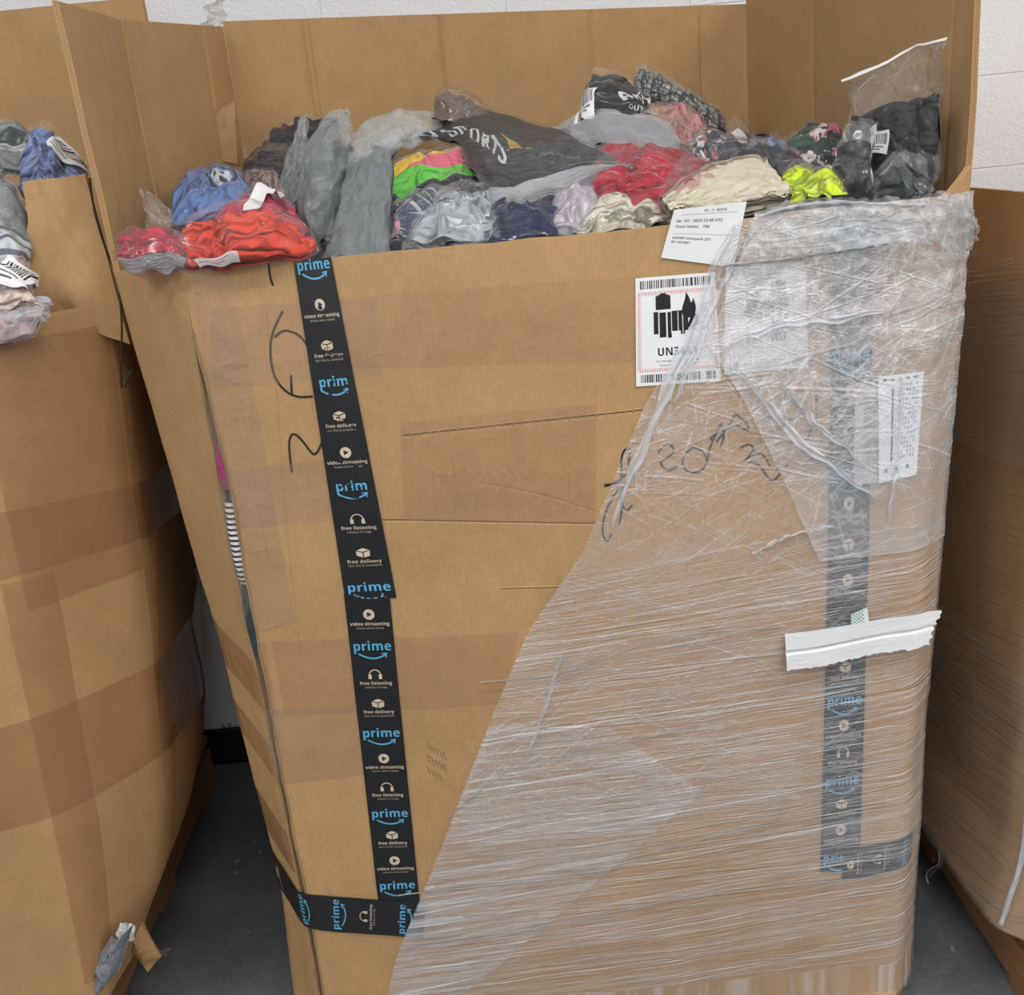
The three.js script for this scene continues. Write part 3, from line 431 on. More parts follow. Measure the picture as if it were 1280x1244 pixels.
const band = (d0, e0, g0, d1, e1, g1) => { // heights of the upper and lower edge at three corners
  const up = table([[LS[3] - .3, d0 - .06], [LS[3], d0], [LS[4], e0], [LS[5], g0]]), lo = table([[LS[3] - .3, d1 - .06], [LS[3], d1], [LS[4], e1], [LS[5], g1]]);
  part('brown_tape', sheet(cuts(LS[3] - .3, LS[5] - .02, 60, [LS[3], LS[4]]), span(0, 1, 8), (s, v) => lw.at(s, lerp(lo(s), up(s), v), .0012 + .0006 * Math.abs(noise(s * 30, v * 6))), (s, v) => [s * 4, lerp(lo(s), up(s), v) * 4]), M.tapeBrown, leftBox);
};
band(bandY(20, 640, -1.455), bandY(172, 606, -1.6), .93, bandY(20, 722, -1.455), bandY(178, 674, -1.6), .80);
band(bandY(54, 895, -1.455), bandY(192, 830, -1.6), .56, bandY(75, 1017, -1.455), bandY(203, 942, -1.6), .38);
{ // upright tapes over the two corners
  for (const [a, b, y0, y1] of [[LS[3] + .012, LS[4] - .004, .9, 1.30], [LS[3] - .02, LS[3] + .06, .2, .95]]) part('brown_tape', sheet(span(a, b, 10), span(y0, y1, 30), (s, y) => lw.at(s, y, .0022), (s, y) => [s * 4, y * 4]), M.tapeBrown, leftBox);
  part('clear_tape', sheet(span(LS[4] + .42, LS[5] - .03, 14), span(0, 1, 10), (s, v) => lw.at(s, lerp(.36, .62, v), .003 + .001 * Math.abs(noise(s * 30, v * 12))), (s, v) => [s * 4, v]), phys({ color: 0xe8e8e6, transmission: .45, thickness: 0, roughness: .25, bumpMap: crinkle, bumpScale: .002 }), leftBox, 'pale wrinkled tape near the wall');
}
{ // burst lower corner
  const P = [[158, 1152], [178, 1150], [202, 1195], [186, 1212], [160, 1180]].map(a => atZ(a[0], a[1], -1.585)); const c = P.reduce((a, b) => a.clone().add(b), V(0, 0, 0)).multiplyScalar(1 / 5);
  const f = e => (u, v) => { const i = u * 5, k = Math.floor(i) % 5, q = P[k].clone().lerp(P[(k + 1) % 5], i - Math.floor(i)); const r = c.clone().lerp(q, v); r.z += e + .02 * (1 - v) + .008 * noise(u * 8, v * 4, 2); return r; };
  part('torn_flap', slab(span(0, .9999, 30), span(0.02, 1, 8), f(.004), f(0)), [M.card, M.edge], leftBox, 'burst flap of cardboard at the lower corner');
  const g = thing('plastic_bag', 'silver grey plastic bag spilling from the burst lower corner of the bulging box', 'bag'); const Q = [[140, 1168], [168, 1152], [150, 1212], [116, 1244], [118, 1205]].map(a => atZ(a[0], a[1], -1.475));
  part('bag_film', sheet(span(0, 1, 16), span(0, 1, 20), (u, v) => { const a = Q[0].clone().lerp(Q[1], u), b = Q[4].clone().lerp(Q[2], u), d = Q[3].clone().lerp(Q[2], u * .5); const p = v < .5 ? a.lerp(b, v * 2) : b.lerp(d, v * 2 - 1); p.z += .02 * Math.sin(Math.PI * u) + .012 * Math.abs(noise(u * 6, v * 7, 3)); return p; }, (u, v) => [u * .3, v * .4]), phys({ color: 0x8f949a, roughness: .25, clearcoat: .6, bumpMap: crinkle, bumpScale: .006 }), g);
  const w = thing('crumpled_film', 'small white tuft of crumpled film at the burst lower corner', 'plastic'); const gg = new THREE.IcosahedronGeometry(.014, 4); { const p = gg.attributes.position; for (let i = 0; i < p.count; i++) { const k = 1 + .6 * noise(p.getX(i) * 140, p.getY(i) * 140, p.getZ(i) * 140); p.setXYZ(i, p.getX(i) * k, p.getY(i) * k * 1.3, p.getZ(i) * k); } gg.computeVertexNormals(); } const wp = atZ(158, 1166, -1.49); part('tuft', gg.translate(wp.x, wp.y, wp.z), M.filmRope, w);
}
{ // marker stroke and loose cord on the right edge of the flap
  const P = [[112, 222], [118, 262], [132, 310], [146, 345], [152, 400], [153, 486], [158, 478], [164, 462]].map((a, i) => atZ(a[0], a[1], -1.572 + (i > 3 ? .04 : 0))); part('black_cord', tube(P, .0017, 60, 5), std({ color: 0x2a2522, roughness: .8 }), leftBox);
}

// ---------------------------------------------------------------- the box on the right, film wrapped
const rightBox = thing('pallet_box', 'lower cardboard box fully wrapped in stretch film, in shade with a level top edge', 'box', 'cardboard pallet boxes');
const rX = table([[.14, .755], [.3, .79], [.8, .80], [1.4, .80]]);
const rw = new Wall([y => [rX(y), -2.32], y => [rX(y), -1.44], y => [rX(y) + .13, -1.31], fix(1.9, -1.31), fix(2.04, -1.45), fix(2.04, -2.32), y => [rX(y), -2.32]], .02);
const RS = rw.s; rw.bulge = (s, y) => .006 * noise(s * 3 + 9, y * 3, 6) + .002 * noise(s * 10, y * 10, 15) + (s < RS[1] ? .012 * Math.sin(Math.PI * s / RS[1]) * Math.sin(Math.PI * clamp((y - .14) / 1.22)) : 0);
for (let i = 0; i < 6; i++) panel(rw, ['side_panel', 'corner_panel', 'front_panel', 'corner_panel', 'side_panel', 'back_panel'][i], RS[i], RS[i + 1], () => [1.362, 1.362, 1.34, 1.30, 1.28, 1.27][i], rightBox, { bottom: YS, n: i === 0 ? 30 : 12, rows: i < 2 ? 30 : 8 });
{ const sh = new THREE.Shape(rw.points.slice(0, 6).map(f => { const q = f(1); return new THREE.Vector2(q[0] + (q[0] < 1 ? .01 : -.01), -q[1] - (q[1] > -1.8 ? -.01 : .01)); })); part('inner_flap', new THREE.ExtrudeGeometry(sh, { depth: .008, bevelEnabled: false }).rotateX(-Math.PI / 2).translate(0, 1.19, 0), M.card, rightBox); part('box_floor', new THREE.ExtrudeGeometry(sh, { depth: .008, bevelEnabled: false }).rotateX(-Math.PI / 2).translate(0, YS, 0), M.card, rightBox); }
const stripes = (() => { const r = rng(77); return canvasTexture(1024, 1024, (g) => { g.fillStyle = '#808080'; g.fillRect(0, 0, 1024, 1024); for (let i = 0; i < 900; i++) { const x = r() * 1024, y = r() * 1024, l = 60 + r() * 500, a = -.12 - r() * .12; g.strokeStyle = r() < .6 ? `rgba(255,255,255,${.1 + r() * .5})` : `rgba(0,0,0,${.1 + r() * .4})`; g.lineWidth = 1 + r() * 4; g.beginPath(); g.moveTo(x, y); g.lineTo(x + l, y - l * a * -1); g.stroke(); } }, false, true); })();
M.filmRight = phys({ color: 0xffffff, transmission: .96, thickness: 0, roughness: .3, ior: 1.45, bumpMap: stripes, bumpScale: .003 });
for (const [y0, y1, o, label] of [[.15, 1.24, .003, 'stretch film with slanting wrinkles'], [.95, 1.28, .006, 'upper turns of stretch film'], [.15, .62, .006, 'lower turns of stretch film']])
  part('stretch_film', sheet(span(.3, RS[2] + .2, 60), span(0, 1, 60), (s, v) => { const y = lerp(y0, y1, v) + .03 * (s - 1); return rw.at(s, y, o + .0015 * Math.abs(noise(s * 4, y * 40 + s * 9, 2))); }, (s, v) => [s, lerp(y0, y1, v)]), M.filmRight, rightBox, label);
{ const P = [[1158, 995], [1164, 1020], [1172, 1050], [1174, 1078], [1165, 1085], [1158, 1095], [1163, 1115], [1160, 1140], [1168, 1148]].map(a => { const d = ray(a[0], a[1]); return EYE.clone().addScaledVector(d, .768 / d.x); }); part('film_strand', tube(P, .0022, 60, 5), M.filmRope, rightBox, 'twisted strand of film hanging loose'); part('film_strand', tube(P.slice(0, 6).map((p, i) => p.clone().add(V(.002, .004 * (i % 2), .008))), .0014, 40, 5), M.filmRope, rightBox, 'twisted strand of film hanging loose');
  const Q = [.16, .3, .4, .5].map((y, i) => rw.at(RS[1] + .01, y, .006 + .004 * (i % 2))); part('film_fold', tube(Q, .005, 30, 6), M.filmRope, rightBox); }

// ---------------------------------------------------------------- pallets
function pallet(x0, x1, z0, z1, label, k = 1) {
  const t = thing('wooden_pallet', label, 'pallet', 'wooden pallets'), w = x1 - x0, d = z1 - z0; t.scale.y = k;
  for (const x of [x0 + .02, (x0 + x1) / 2, x1 - .02]) part('stringer', box(.04, .085, d, x, .06, (z0 + z1) / 2), M.wood, t);
  for (let i = 0; i < 6; i++) part('top_board', box(w, .02, .1, (x0 + x1) / 2, .1135 + .018, z0 + .05 + i * (d - .1) / 5), M.wood, t);
  for (let i = 0; i < 3; i++) part('bottom_board', box(w, .018, .1, (x0 + x1) / 2, .009, z0 + .05 + i * (d - .1) / 2), M.wood, t);
}
pallet(-.44, .60, -2.32, -1.44, 'wooden pallet under the tall box wrapped in clear film', .058 / .1415); pallet(-1.84, -.84, -2.36, -1.49, 'wooden pallet under the bulging torn box'); pallet(.80, 2.02, -2.32, -1.36, 'wooden pallet under the film wrapped box in shade');
{ // scrap of film caught on the wall above the boxes
  const t = thing('film_scrap', 'wisp of clear film sticking up behind the open box corner', 'plastic'); const P = [[262, 34], [272, 22], [266, 8], [280, -4]].map(a => atZ(a[0], a[1], -2.38));
  part('wisp', sheet(span(0, 1, 10), span(0, 1, 20), (u, v) => { const k = Math.min(2, Math.floor(v * 3)), p = P[k].clone().lerp(P[k + 1], v * 3 - k); p.x += (u - .5) * .045 * (1 - .5 * v) + .01 * noise(v * 6, u * 3); p.z += .02 * noise(u * 4, v * 6); return p; }, (u, v) => [u * .2, v * .3]), phys({ color: 0xf2f0ea, transmission: .7, thickness: 0, roughness: .2, bumpMap: crinkle, bumpScale: .008 }), t);
}

// ---------------------------------------------------------------- bagged clothes
const SLOPE = .235, pileY = z => 1.355 + SLOPE * (-z - 1.42);
function onPile(px, py, lift = 0) { const d = ray(px, py); let t = (1.355 - SLOPE * 1.42 - EYE.y) / (d.y + SLOPE * d.z); if (!(t > 0) || -d.z * t > 2.24) t = 2.24 / -d.z; const p = EYE.clone().addScaledVector(d, t); return p.addScaledVector(d, -lift / d.length()); }
function place(a) { const p = a[2] ? atZ(a[0], a[1], -a[2]) : onPile(a[0], a[1], a[3] ?? 0); if (a[0] > 900 && p.x > .625) { const d = p.clone().sub(EYE); p.copy(EYE).addScaledVector(d, .625 / d.x); } return p; }
const spline = (p, t) => { const n = p.length - 1, i = Math.min(n - 1, Math.max(0, Math.floor(t * n))), f = t * n - i, a = p[Math.max(0, i - 1)], b = p[i], c = p[i + 1], d = p[Math.min(n, i + 2)]; if (n === 1) return b.clone().lerp(c, f); const q = V(0, 0, 0); for (const k of ['x', 'y', 'z']) q[k] = .5 * (2 * b[k] + (c[k] - a[k]) * f + (2 * a[k] - 5 * b[k] + 4 * c[k] - d[k]) * f * f + (3 * b[k] - a[k] - 3 * c[k] + d[k]) * f * f * f); return q; };
const film_ = (o) => phys({ thickness: 0, ior: 1.5, bumpMap: crumpled, ...o });
const F = {
  clear: film_({ color: 0xffffff, transmission: .975, roughness: .08, ior: 1.45, specularIntensity: .6, bumpScale: .02 }), crisp: film_({ color: 0xfafcfc, transmission: .94, roughness: .09, ior: 1.45, specularIntensity: .75, bumpScale: .026 }),
  frost: film_({ color: 0xf0f3f3, transmission: .86, roughness: .3, specularIntensity: .5, bumpScale: .008 }), soft: film_({ color: 0xf4f6f6, transmission: .955, roughness: .14, ior: 1.45, specularIntensity: .4, bumpScale: .008 }), milky: film_({ color: 0xeff1f2, transmission: .7, roughness: .35, bumpScale: .008 }), warm: film_({ color: 0xf1e6da, transmission: .88, roughness: .14, bumpScale: .016 }), pinkish: film_({ color: 0xf4dfe0, transmission: .92, roughness: .15, specularIntensity: .6, bumpScale: .014 }),
};
const C = (color, o = {}) => std({ color, roughness: .92, bumpMap: drape, bumpScale: .03, ...o });
const printed = (base, draw, w = 384, h = 384) => std({ map: canvasTexture(w, h, (g) => { g.fillStyle = base; g.fillRect(0, 0, w, h); draw(g, w, h); }), roughness: .9, bumpMap: drape, bumpScale: .02 });
const whitePaper = std({ color: 0xf0efec, roughness: .6 });
const barcode = (seed) => std({ map: canvasTexture(160, 110, g => { g.fillStyle = '#efeeec'; g.fillRect(0, 0, 160, 110); bars(g, 20, 16, 118, 52, seed); g.fillStyle = '#555'; g.fillRect(24, 78, 90, 5); g.fillRect(24, 90, 60, 5); }), roughness: .5 });
const smile = (u, p = 4) => 1 - Math.abs(2 * u - 1) ** p;
let seedN = 1;
function bag(name, label, o, group = 'bagged clothes heaped in the tall box') {
  const t = thing(name, label, 'bagged clothes', group), seed = seedN++ * 3.7, rows = o.rows.map(r => r.map(place));
  const B = (u, v) => spline(rows.map(r => spline(r, u)), v);
  const W = B(0, .5).distanceTo(B(1, .5)), H = B(.5, 0).distanceTo(B(.5, 1));
  const N = (u, v) => { const e = .02, n = B(Math.min(1, u + e), v).sub(B(Math.max(0, u - e), v)).cross(B(u, Math.max(0, v - e)).sub(B(u, Math.min(1, v + e)))).normalize(); return n.dot(EYE.clone().sub(B(u, v))) < 0 ? n.negate() : n; };
  const puff = (o.puff ?? .03) * .62, wr = o.wrinkle ?? .005, back = o.back ?? .35, nF = o.seg ?? 44;
  const ridge = (u, v, f, k) => 1 - 2 * Math.abs(noise(u * W * f + seed, v * H * f - seed, k));
  const edge = (u, v) => { const k = .01; const p = B(u, v); p.x += k * noise(u * 5 + seed, v * 5, 1); p.y += k * noise(u * 5, v * 5 + seed, 2); return p; };
  const top = (u, v) => puff * smile(u, 2) * smile(v, 2) + (wr * 1.4 * ridge(u, v, 11, 1) + wr * .7 * ridge(u, v, 27, 5)) * smile(u, 6) * smile(v, 6) + .003;
  const flut = (u, v) => (1 - smile(u, 6) * smile(v, 6)) * .014 * noise(u * 5 + seed, v * 5 - seed, 11);
  const filmTop = (u, v) => edge(u, v).addScaledVector(N(u, v), top(u, v) + flut(u, v)), filmLow = (u, v) => edge(u, v).addScaledVector(N(u, v), flut(u, v) - back * puff * smile(u, 2) * smile(v, 2) - .001);
  if (o.cloth) for (const c of [].concat(o.cloth)) {
    const [u0, v0, u1, v1] = c.in ?? [.08, .08, .92, .92], fold = (c.fold ?? .012) * 1.7, fr = c.freq ?? 9, ang = c.ang ?? .5;
    const at = (u, v) => { const w = c.ragged ?? .05, du = w * noise(v * 4 + seed, u * 2, 7) * smile(v, 2), dv = w * noise(u * 4, seed + v * 2, 8) * smile(u, 2); return [clamp(lerp(u0, u1, u) + du * (u < .5 ? -1 : 1) * .6, .01, .99), clamp(lerp(v0, v1, v) + dv * .8, .01, .99)]; };
    const folds = (u, v) => { const x = u * W, y = v * H, q = x * Math.cos(ang) + y * Math.sin(ang), p = -x * Math.sin(ang) + y * Math.cos(ang); return fold * (Math.max(0, 1 - Math.abs(2 * noise(q * fr * 2.2 + seed + noise(p * 9, q * 4), p * fr * .6, 3))) ** 3 * .7 + .5 * Math.abs(noise(q * fr * 5, p * fr * 2, 4 + seed))); };
    const hi = (u, v) => { const [a, b] = at(u, v); const lim = top(a, b) - wr * .6; const h = (lim + .001) * (.55 + .45 * (smile(u, 6) * smile(v, 6)) ** .5) - folds(u, v) * smile(u, 6) * smile(v, 6); return edge(a, b).addScaledVector(N(a, b), flut(a, b) + Math.max(h, -.6 * back * puff * smile(a, 2) * smile(b, 2) + .001) + (c.up ?? 0)); };
    const lo = (u, v) => { const [a, b] = at(u, v); return edge(a, b).addScaledVector(N(a, b), flut(a, b) - .7 * back * puff * smile(a, 2) * smile(b, 2) - .0005); };
    const us = span(0, 1, c.seg ?? 40), g = mergeGeometries([sheet(us, us, hi, (u, v) => [u, 1 - v]), sheet(us, us, lo, (u, v) => [u, 1 - v])]);
    part(c.name ?? 'garment', g, c.mat, t, c.label);
  }
  const us = span(0, 1, nF), f = F[o.film ?? 'clear'], S = o.tile ?? 2.6;
  part('bag_film', mergeGeometries([sheet(us, us, filmTop, (u, v) => [u * W * S + seed, v * H * S]), sheet(us, us, filmLow, (u, v) => [u * W * S + seed, v * H * S + .4])]), f, t);
  for (const x of o.parts ?? []) { // flat pieces on or in the bag: [name, material, u0, v0, u1, v1, height, label, turn]
    const [n, m, u0, v0, u1, v1, h = .003, lab, turn = 0] = x, cu = (u0 + u1) / 2, cv = (v0 + v1) / 2;
    const f2 = e => (a, b) => { let u = lerp(u0, u1, a) - cu, v = lerp(v1, v0, b) - cv; const x2 = u * W, y2 = v * H; u = (x2 * Math.cos(turn) - y2 * Math.sin(turn)) / W + cu; v = (x2 * Math.sin(turn) + y2 * Math.cos(turn)) / H + cv; return edge(u, v).addScaledVector(N(u, v), top(clamp(u), clamp(v)) + flut(clamp(u), clamp(v)) + h + e); };
    const holder = n === 'zip_slider' ? t.children.find(q => q.name === 'zip_strip') ?? t : t;
    part(n, mergeGeometries([slab(span(0, 1, 10), span(0, 1, 8), f2(.0012), f2(0))]), m, holder, lab);
  }
  return t;
}
// what lies below: packed tight, nothing to count
{
  const mix = dataTexture(256, (u, v) => { const q = Math.floor(L24(u, v) * 7); return [[40, 42, 46], [92, 94, 96], [130, 126, 120], [40, 48, 70], [150, 150, 150], [70, 74, 72], [112, 80, 84]][q]; }, true);
  const m = part('packed_clothing', sheet(span(-.5, .6, 60), span(-2.25, -1.44, 50), (x, z) => { const k = clamp((-z - 1.44) / .2); return V(lerp(lerp(-.38, -.45, k), .6, (x + .5) / 1.1), pileY(z) - .075 + .03 * noise(x * 12, z * 12) + .02 * noise(x * 30, z * 30), z); }, (x, z) => [x, z]), std({ map: mix, roughness: .5, bumpMap: crinkle, bumpScale: .01 }), scene);
  m.userData = { kind: 'stuff', label: 'tightly packed bagged clothing underneath the heap', category: 'clothing' };
  const m2 = part('packed_clothing_001', sheet(span(-1.75, -.70, 40), span(-2.2, -1.52, 30), (x, z) => V(x, 1.2 + .15 * (-z - 1.5) + .03 * noise(x * 12, z * 12), z), (x, z) => [x, z]), m.material, scene);
  m2.userData = { kind: 'stuff', label: 'tightly packed bagged clothing in the bulging torn box', category: 'clothing' };
}
const red = 0xd9452f, slate = 0x6f7c78;
// --- back row
bag('black_bag', 'clear bag of black clothes lying against the back left corner panel', { rows: [[[306, 200], [350, 168], [385, 150], [425, 145]], [[318, 222], [360, 205], [395, 190], [430, 180]]], puff: .05, film: 'clear', cloth: { mat: C(0x1b1b1d), in: [.05, .1, .95, .95], fold: .02 } });
bag('black_bag', 'crinkled bag of dark clothing under the black bag by the left panel', { rows: [[[306, 196], [340, 190], [400, 180]], [[300, 232], [345, 232], [395, 235]]], puff: .04, film: 'clear', cloth: { mat: C(0x303234), fold: .02 } });
bag('beige_bag', 'clear bag with a dusty pink beige garment behind the blue one', { rows: [[[300, 222], [350, 218]], [[305, 250], [360, 250]]], puff: .03, film: 'clear', cloth: { mat: C(0xb69a90) } });
bag('taupe_bag', 'warm tinted clear bag of taupe clothes standing up at the back panel', { rows: [[[548, 116, 2.2], [562, 112, 2.2], [592, 128, 2.2], [612, 140, 2.2]], [[540, 150, 2.12], [560, 156, 2.1], [590, 158, 2.1], [622, 160, 2.1]]], puff: .035, film: 'warm', cloth: { mat: C(0x8d7c72), in: [.05, .3, .95, .98], fold: .015 } });
bag('black_bag', 'zip bag with a black shirt printed in white letters and a white tag', { rows: [[[742, 86, 2.12], [762, 90, 2.12], [800, 112, 2.12], [822, 128, 2.1]], [[716, 158, 1.98], [745, 165, 1.95], [785, 165, 1.95], [820, 165, 1.95]]], puff: .03, film: 'clear', parts: [['paper_tag', barcode(3), .10, .5, .26, .92, .002, 'white paper tag', -.1], ['zip_strip', whitePaper, 0, .02, .05, .98, 0]], cloth: { in: [.1, .12, .97, .97], mat: printed('#1c1d20', (g, w, h) => { g.fillStyle = '#e9e9ea'; g.font = 'bold 92px sans-serif'; g.save(); g.translate(180, 230); g.rotate(-.55); g.fillText('RKN', 0, 0); g.font = 'bold 40px sans-serif'; g.fillText('OUTD', 20, 56); g.restore(); }), fold: .006 } });
const plaid = printed('#d9d6cf', (g, w, h) => { for (let i = 0; i < 9; i++) { g.fillStyle = 'rgba(30,30,34,.8)'; g.fillRect(i * 44, 0, 16, h); g.fillRect(0, i * 44, w, 16); g.fillStyle = 'rgba(60,70,66,.5)'; g.fillRect(i * 44 + 22, 0, 8, h); g.fillRect(0, i * 44 + 22, w, 8); } });
bag('plaid_bag', 'crinkled clear bag with a black and white plaid shirt at the back', { rows: [[[796, 80, 2.2], [815, 92, 2.18], [850, 112, 2.15], [902, 142, 2.12]], [[786, 120, 2.1], [820, 132, 2.1], [860, 150, 2.05], [908, 168, 2.05]]], puff: .03, film: 'crisp', cloth: { mat: plaid, in: [.06, .2, .98, .95], fold: .012 } });
bag('empty_bag', 'small clear bag corner with a white tag against the crease of the back panel', { rows: [[[910, 150, 2.15], [928, 148, 2.15], [945, 180, 2.15]], [[890, 188, 2.1], [915, 200, 2.1], [950, 205, 2.1]]], puff: .02, film: 'crisp', parts: [['paper_tag', whitePaper, .3, .5, .62, .7, .001, 'white paper tag', .7]] });
bag('blue_bag', 'clear bag showing a little pale blue cloth beside the flowered bag', { rows: [[[935, 184], [985, 180]], [[930, 208], [1000, 205]]], puff: .03, film: 'clear', cloth: { mat: C(0x7fa6d8) } });
const floral = (base, cols, seed) => printed(base, (g, w, h) => { const r = rng(seed); for (let i = 0; i < 46; i++) { const x = r() * w, y = r() * h, c = cols[Math.floor(r() * cols.length)], s = 14 + r() * 26; g.fillStyle = c; for (let k = 0; k < 5; k++) { g.beginPath(); g.ellipse(x + Math.cos(k * 1.256) * s * .6, y + Math.sin(k * 1.256) * s * .6, s * .5, s * .34, k * 1.256, 0, 7); g.fill(); } } });
bag('flowered_bag', 'clear bag with dark green and pink flowered cloth beside the black zip bag', { rows: [[[985, 178, 0, .02], [1012, 170, 0, .02], [1048, 168, 0, .02], [1068, 178, 0, .02]], [[958, 212, 0, .02], [1000, 216, 0, .02], [1040, 214, 0, .02], [1066, 210, 0, .02]]], puff: .055, film: 'clear', cloth: { mat: floral('#1f3d34', ['#d67f93', '#2f5c48', '#e9d9d6', '#c5667c', '#183029'], 9), in: [.03, .03, .97, .97], fold: .012 } });
bag('black_bag', 'large upright zip bag of black clothes with a clear top and barcode sticker', { rows: [[[1059, 96, 1.60], [1104, 78, 1.56], [1148, 60, 1.52], [1189, 43, 1.47]], [[1064, 150, 1.60], [1104, 140, 1.56], [1146, 132, 1.52], [1180, 128, 1.47]], [[1068, 205, 1.59], [1100, 208, 1.56], [1140, 212, 1.52], [1172, 215, 1.47]], [[1072, 250, 1.58], [1100, 256, 1.55], [1136, 258, 1.52], [1164, 256, 1.47]]], puff: .03, film: 'crisp', cloth: { mat: C(0x17181a, { roughness: .8 }), in: [.03, .3, .93, .98], fold: .016, ragged: .03 }, parts: [['barcode_sticker', barcode(15), .37, .44, .50, .58, .005, 'small white barcode sticker', -.1], ['zip_strip', whitePaper, 0, -.01, 1, .02, .001, 'white plastic zip']] });
// --- middle row
bag('blue_bag', 'clear bag with a pale blue shirt printed with a round face badge', { rows: [[[212, 262, 0, .03], [232, 232, 0, .03], [262, 212, 0, .03], [300, 214, 0, .03]], [[205, 292, 0, .02], [250, 280, 0, .03], [290, 262, 0, .03], [325, 250, 0, .03]]], puff: .05, film: 'clear', cloth: { in: [.1, .14, .95, .95], mat: printed('#6f90c9', (g, w, h) => { g.strokeStyle = g.fillStyle = '#1d2536'; g.lineWidth = 12; g.beginPath(); g.ellipse(262, 196, 62, 74, 0, 0, 7); g.stroke(); g.fillStyle = '#dfe7f2'; g.beginPath(); g.ellipse(262, 204, 44, 54, 0, 0, 7); g.fill(); g.fillStyle = '#1d2536'; g.beginPath(); g.arc(244, 190, 9, 0, 7); g.arc(280, 190, 9, 0, 7); g.fill(); g.beginPath(); g.ellipse(262, 226, 17, 15, 0, 0, 7); g.fill(); g.save(); g.translate(36, 262); g.scale(.8, 1.5); g.font = 'bold 48px sans-serif'; g.fillText('WARN', 0, 0); g.restore(); }), fold: .01 } });
bag('empty_bag', 'thin clear bag tip leaning on the left side panel', { rows: [[[178, 240, 1.62], [186, 242, 1.62], [205, 268, 1.62]], [[184, 290, 1.58], [200, 292, 1.58], [222, 290, 1.58]]], puff: .012, film: 'warm', seg: 24 });
bag('frosted_bag', 'narrow upright frosted bag seen almost edge on', { rows: [[[378, 146, 1.98], [386, 150, 1.98]], [[358, 200, 1.92], [382, 205, 1.92]], [[342, 262, 1.85], [366, 262, 1.85]]], puff: .02, film: 'frost', cloth: { mat: C(0x6a7472), in: [.1, .3, .9, .98] } });
bag('frosted_bag', 'frosted bag of grey-green clothes standing up with a pointed top', { rows: [[[425, 148, 1.80], [430, 140, 1.80], [434, 134, 1.80]], [[388, 200, 1.74], [412, 192, 1.74], [441, 190, 1.76]], [[374, 262, 1.68], [405, 256, 1.68], [438, 244, 1.70]], [[384, 312, 1.62], [405, 305, 1.62], [428, 290, 1.62]]], puff: .05, film: 'frost', cloth: { mat: C(0x5d6a64), in: [.08, .32, .97, .95], fold: .014 } });
bag('frosted_bag', 'flat frosted bag of grey-green clothes pressed against the front rim', { rows: [[[438, 196, 1.72], [468, 186, 1.72], [500, 170, 1.72]], [[428, 250, 1.62], [460, 246, 1.62], [492, 240, 1.62]], [[400, 330, 1.47], [445, 328, 1.46], [486, 322, 1.46]]], puff: .028, film: 'frost', cloth: { mat: C(0x64706b), in: [.03, .12, .97, .98], fold: .006 } });
bag('cream_bag', 'frosted bag with cream and yellow print lying behind the frosted bags', { rows: [[[436, 172, 0, .03], [475, 152, 0, .03], [515, 144, 0, .03], [565, 150, 0, .03]], [[440, 205, 0, .03], [480, 190, 0, .03], [520, 178, 0, .03], [560, 172, 0, .03]]], puff: .03, film: 'milky', cloth: { mat: printed('#cfc3a4', (g, w, h) => { g.fillStyle = '#e8d98a'; g.fillRect(200, 60, 200, 200); g.fillStyle = '#a59b86'; for (let i = 0; i < 12; i++) g.fillRect(i * 34, 0, 8, h); }), fold: .008 } });
bag('bright_bag', 'clear bag of yellow, pink and green neon clothes', { rows: [[[492, 205, 0, .02], [530, 196, 0, .02], [575, 186, 0, .02], [605, 180, 0, .02]], [[488, 252, 0, .03], [530, 248, 0, .03], [570, 246, 0, .03], [610, 240, 0, .03]]], puff: .04, film: 'clear', cloth: { in: [.02, .03, .98, .97], mat: printed('#f1c81e', (g, w, h) => { g.save(); g.translate(190, 190); g.rotate(-.14); g.fillStyle = '#f3ead2'; g.fillRect(-260, -230, 600, 90); g.fillStyle = '#f5c722'; g.fillRect(-260, -150, 330, 130); g.fillStyle = '#e8607f'; g.fillRect(-260, -30, 600, 62); g.fillStyle = '#e9d9cf'; g.fillRect(40, -150, 300, 90); g.fillStyle = '#5fd13c'; g.fillRect(-260, 32, 600, 104); g.fillStyle = '#202124'; g.fillRect(-260, 136, 600, 120); g.restore(); }), fold: .014 } });
bag('navy_bag', 'crinkled clear bag of navy and pale striped clothes below the neon bag', { rows: [[[496, 250, 0, .05], [535, 244, 0, .05], [580, 236, 0, .05]], [[484, 306, 0, .05], [525, 305, 0, .05], [575, 300, 0, .04]]], puff: .035, film: 'crisp', cloth: { mat: printed('#33405f', (g, w, h) => { g.fillStyle = '#c7c8cf'; for (let i = 0; i < 9; i++) g.fillRect(0, i * 44, w, 10); g.fillStyle = '#d58aa0'; g.fillRect(0, 280, 70, 110); }), fold: .014 } });
bag('grey_bag', 'heavily crinkled clear bag of grey printed clothes at the front rim', { rows: [[[545, 262, 0, .07], [585, 240, 0, .07], [625, 245, 0, .07]], [[500, 318, 0, .06], [560, 312, 0, .06], [625, 300, 0, .06]]], puff: .035, film: 'crisp', wrinkle: .009, cloth: { mat: printed('#b3b5b8', (g, w, h) => { const r = rng(8); for (let i = 0; i < 60; i++) { g.fillStyle = r() < .4 ? '#5d6066' : '#d8d9db'; g.fillRect(r() * w, r() * h, 20 + r() * 50, 6 + r() * 14); } }), fold: .016 } });
bag('navy_bag', 'shiny bag with a plain dark navy garment under the black lettered bag', { rows: [[[612, 258, 0, .05], [655, 246, 0, .05], [700, 240, 0, .05]], [[606, 308, 0, .05], [655, 302, 0, .05], [702, 296, 0, .05]]], puff: .04, film: 'clear', cloth: { mat: C(0x14204a), in: [.03, .04, .97, .97], fold: .01 } });
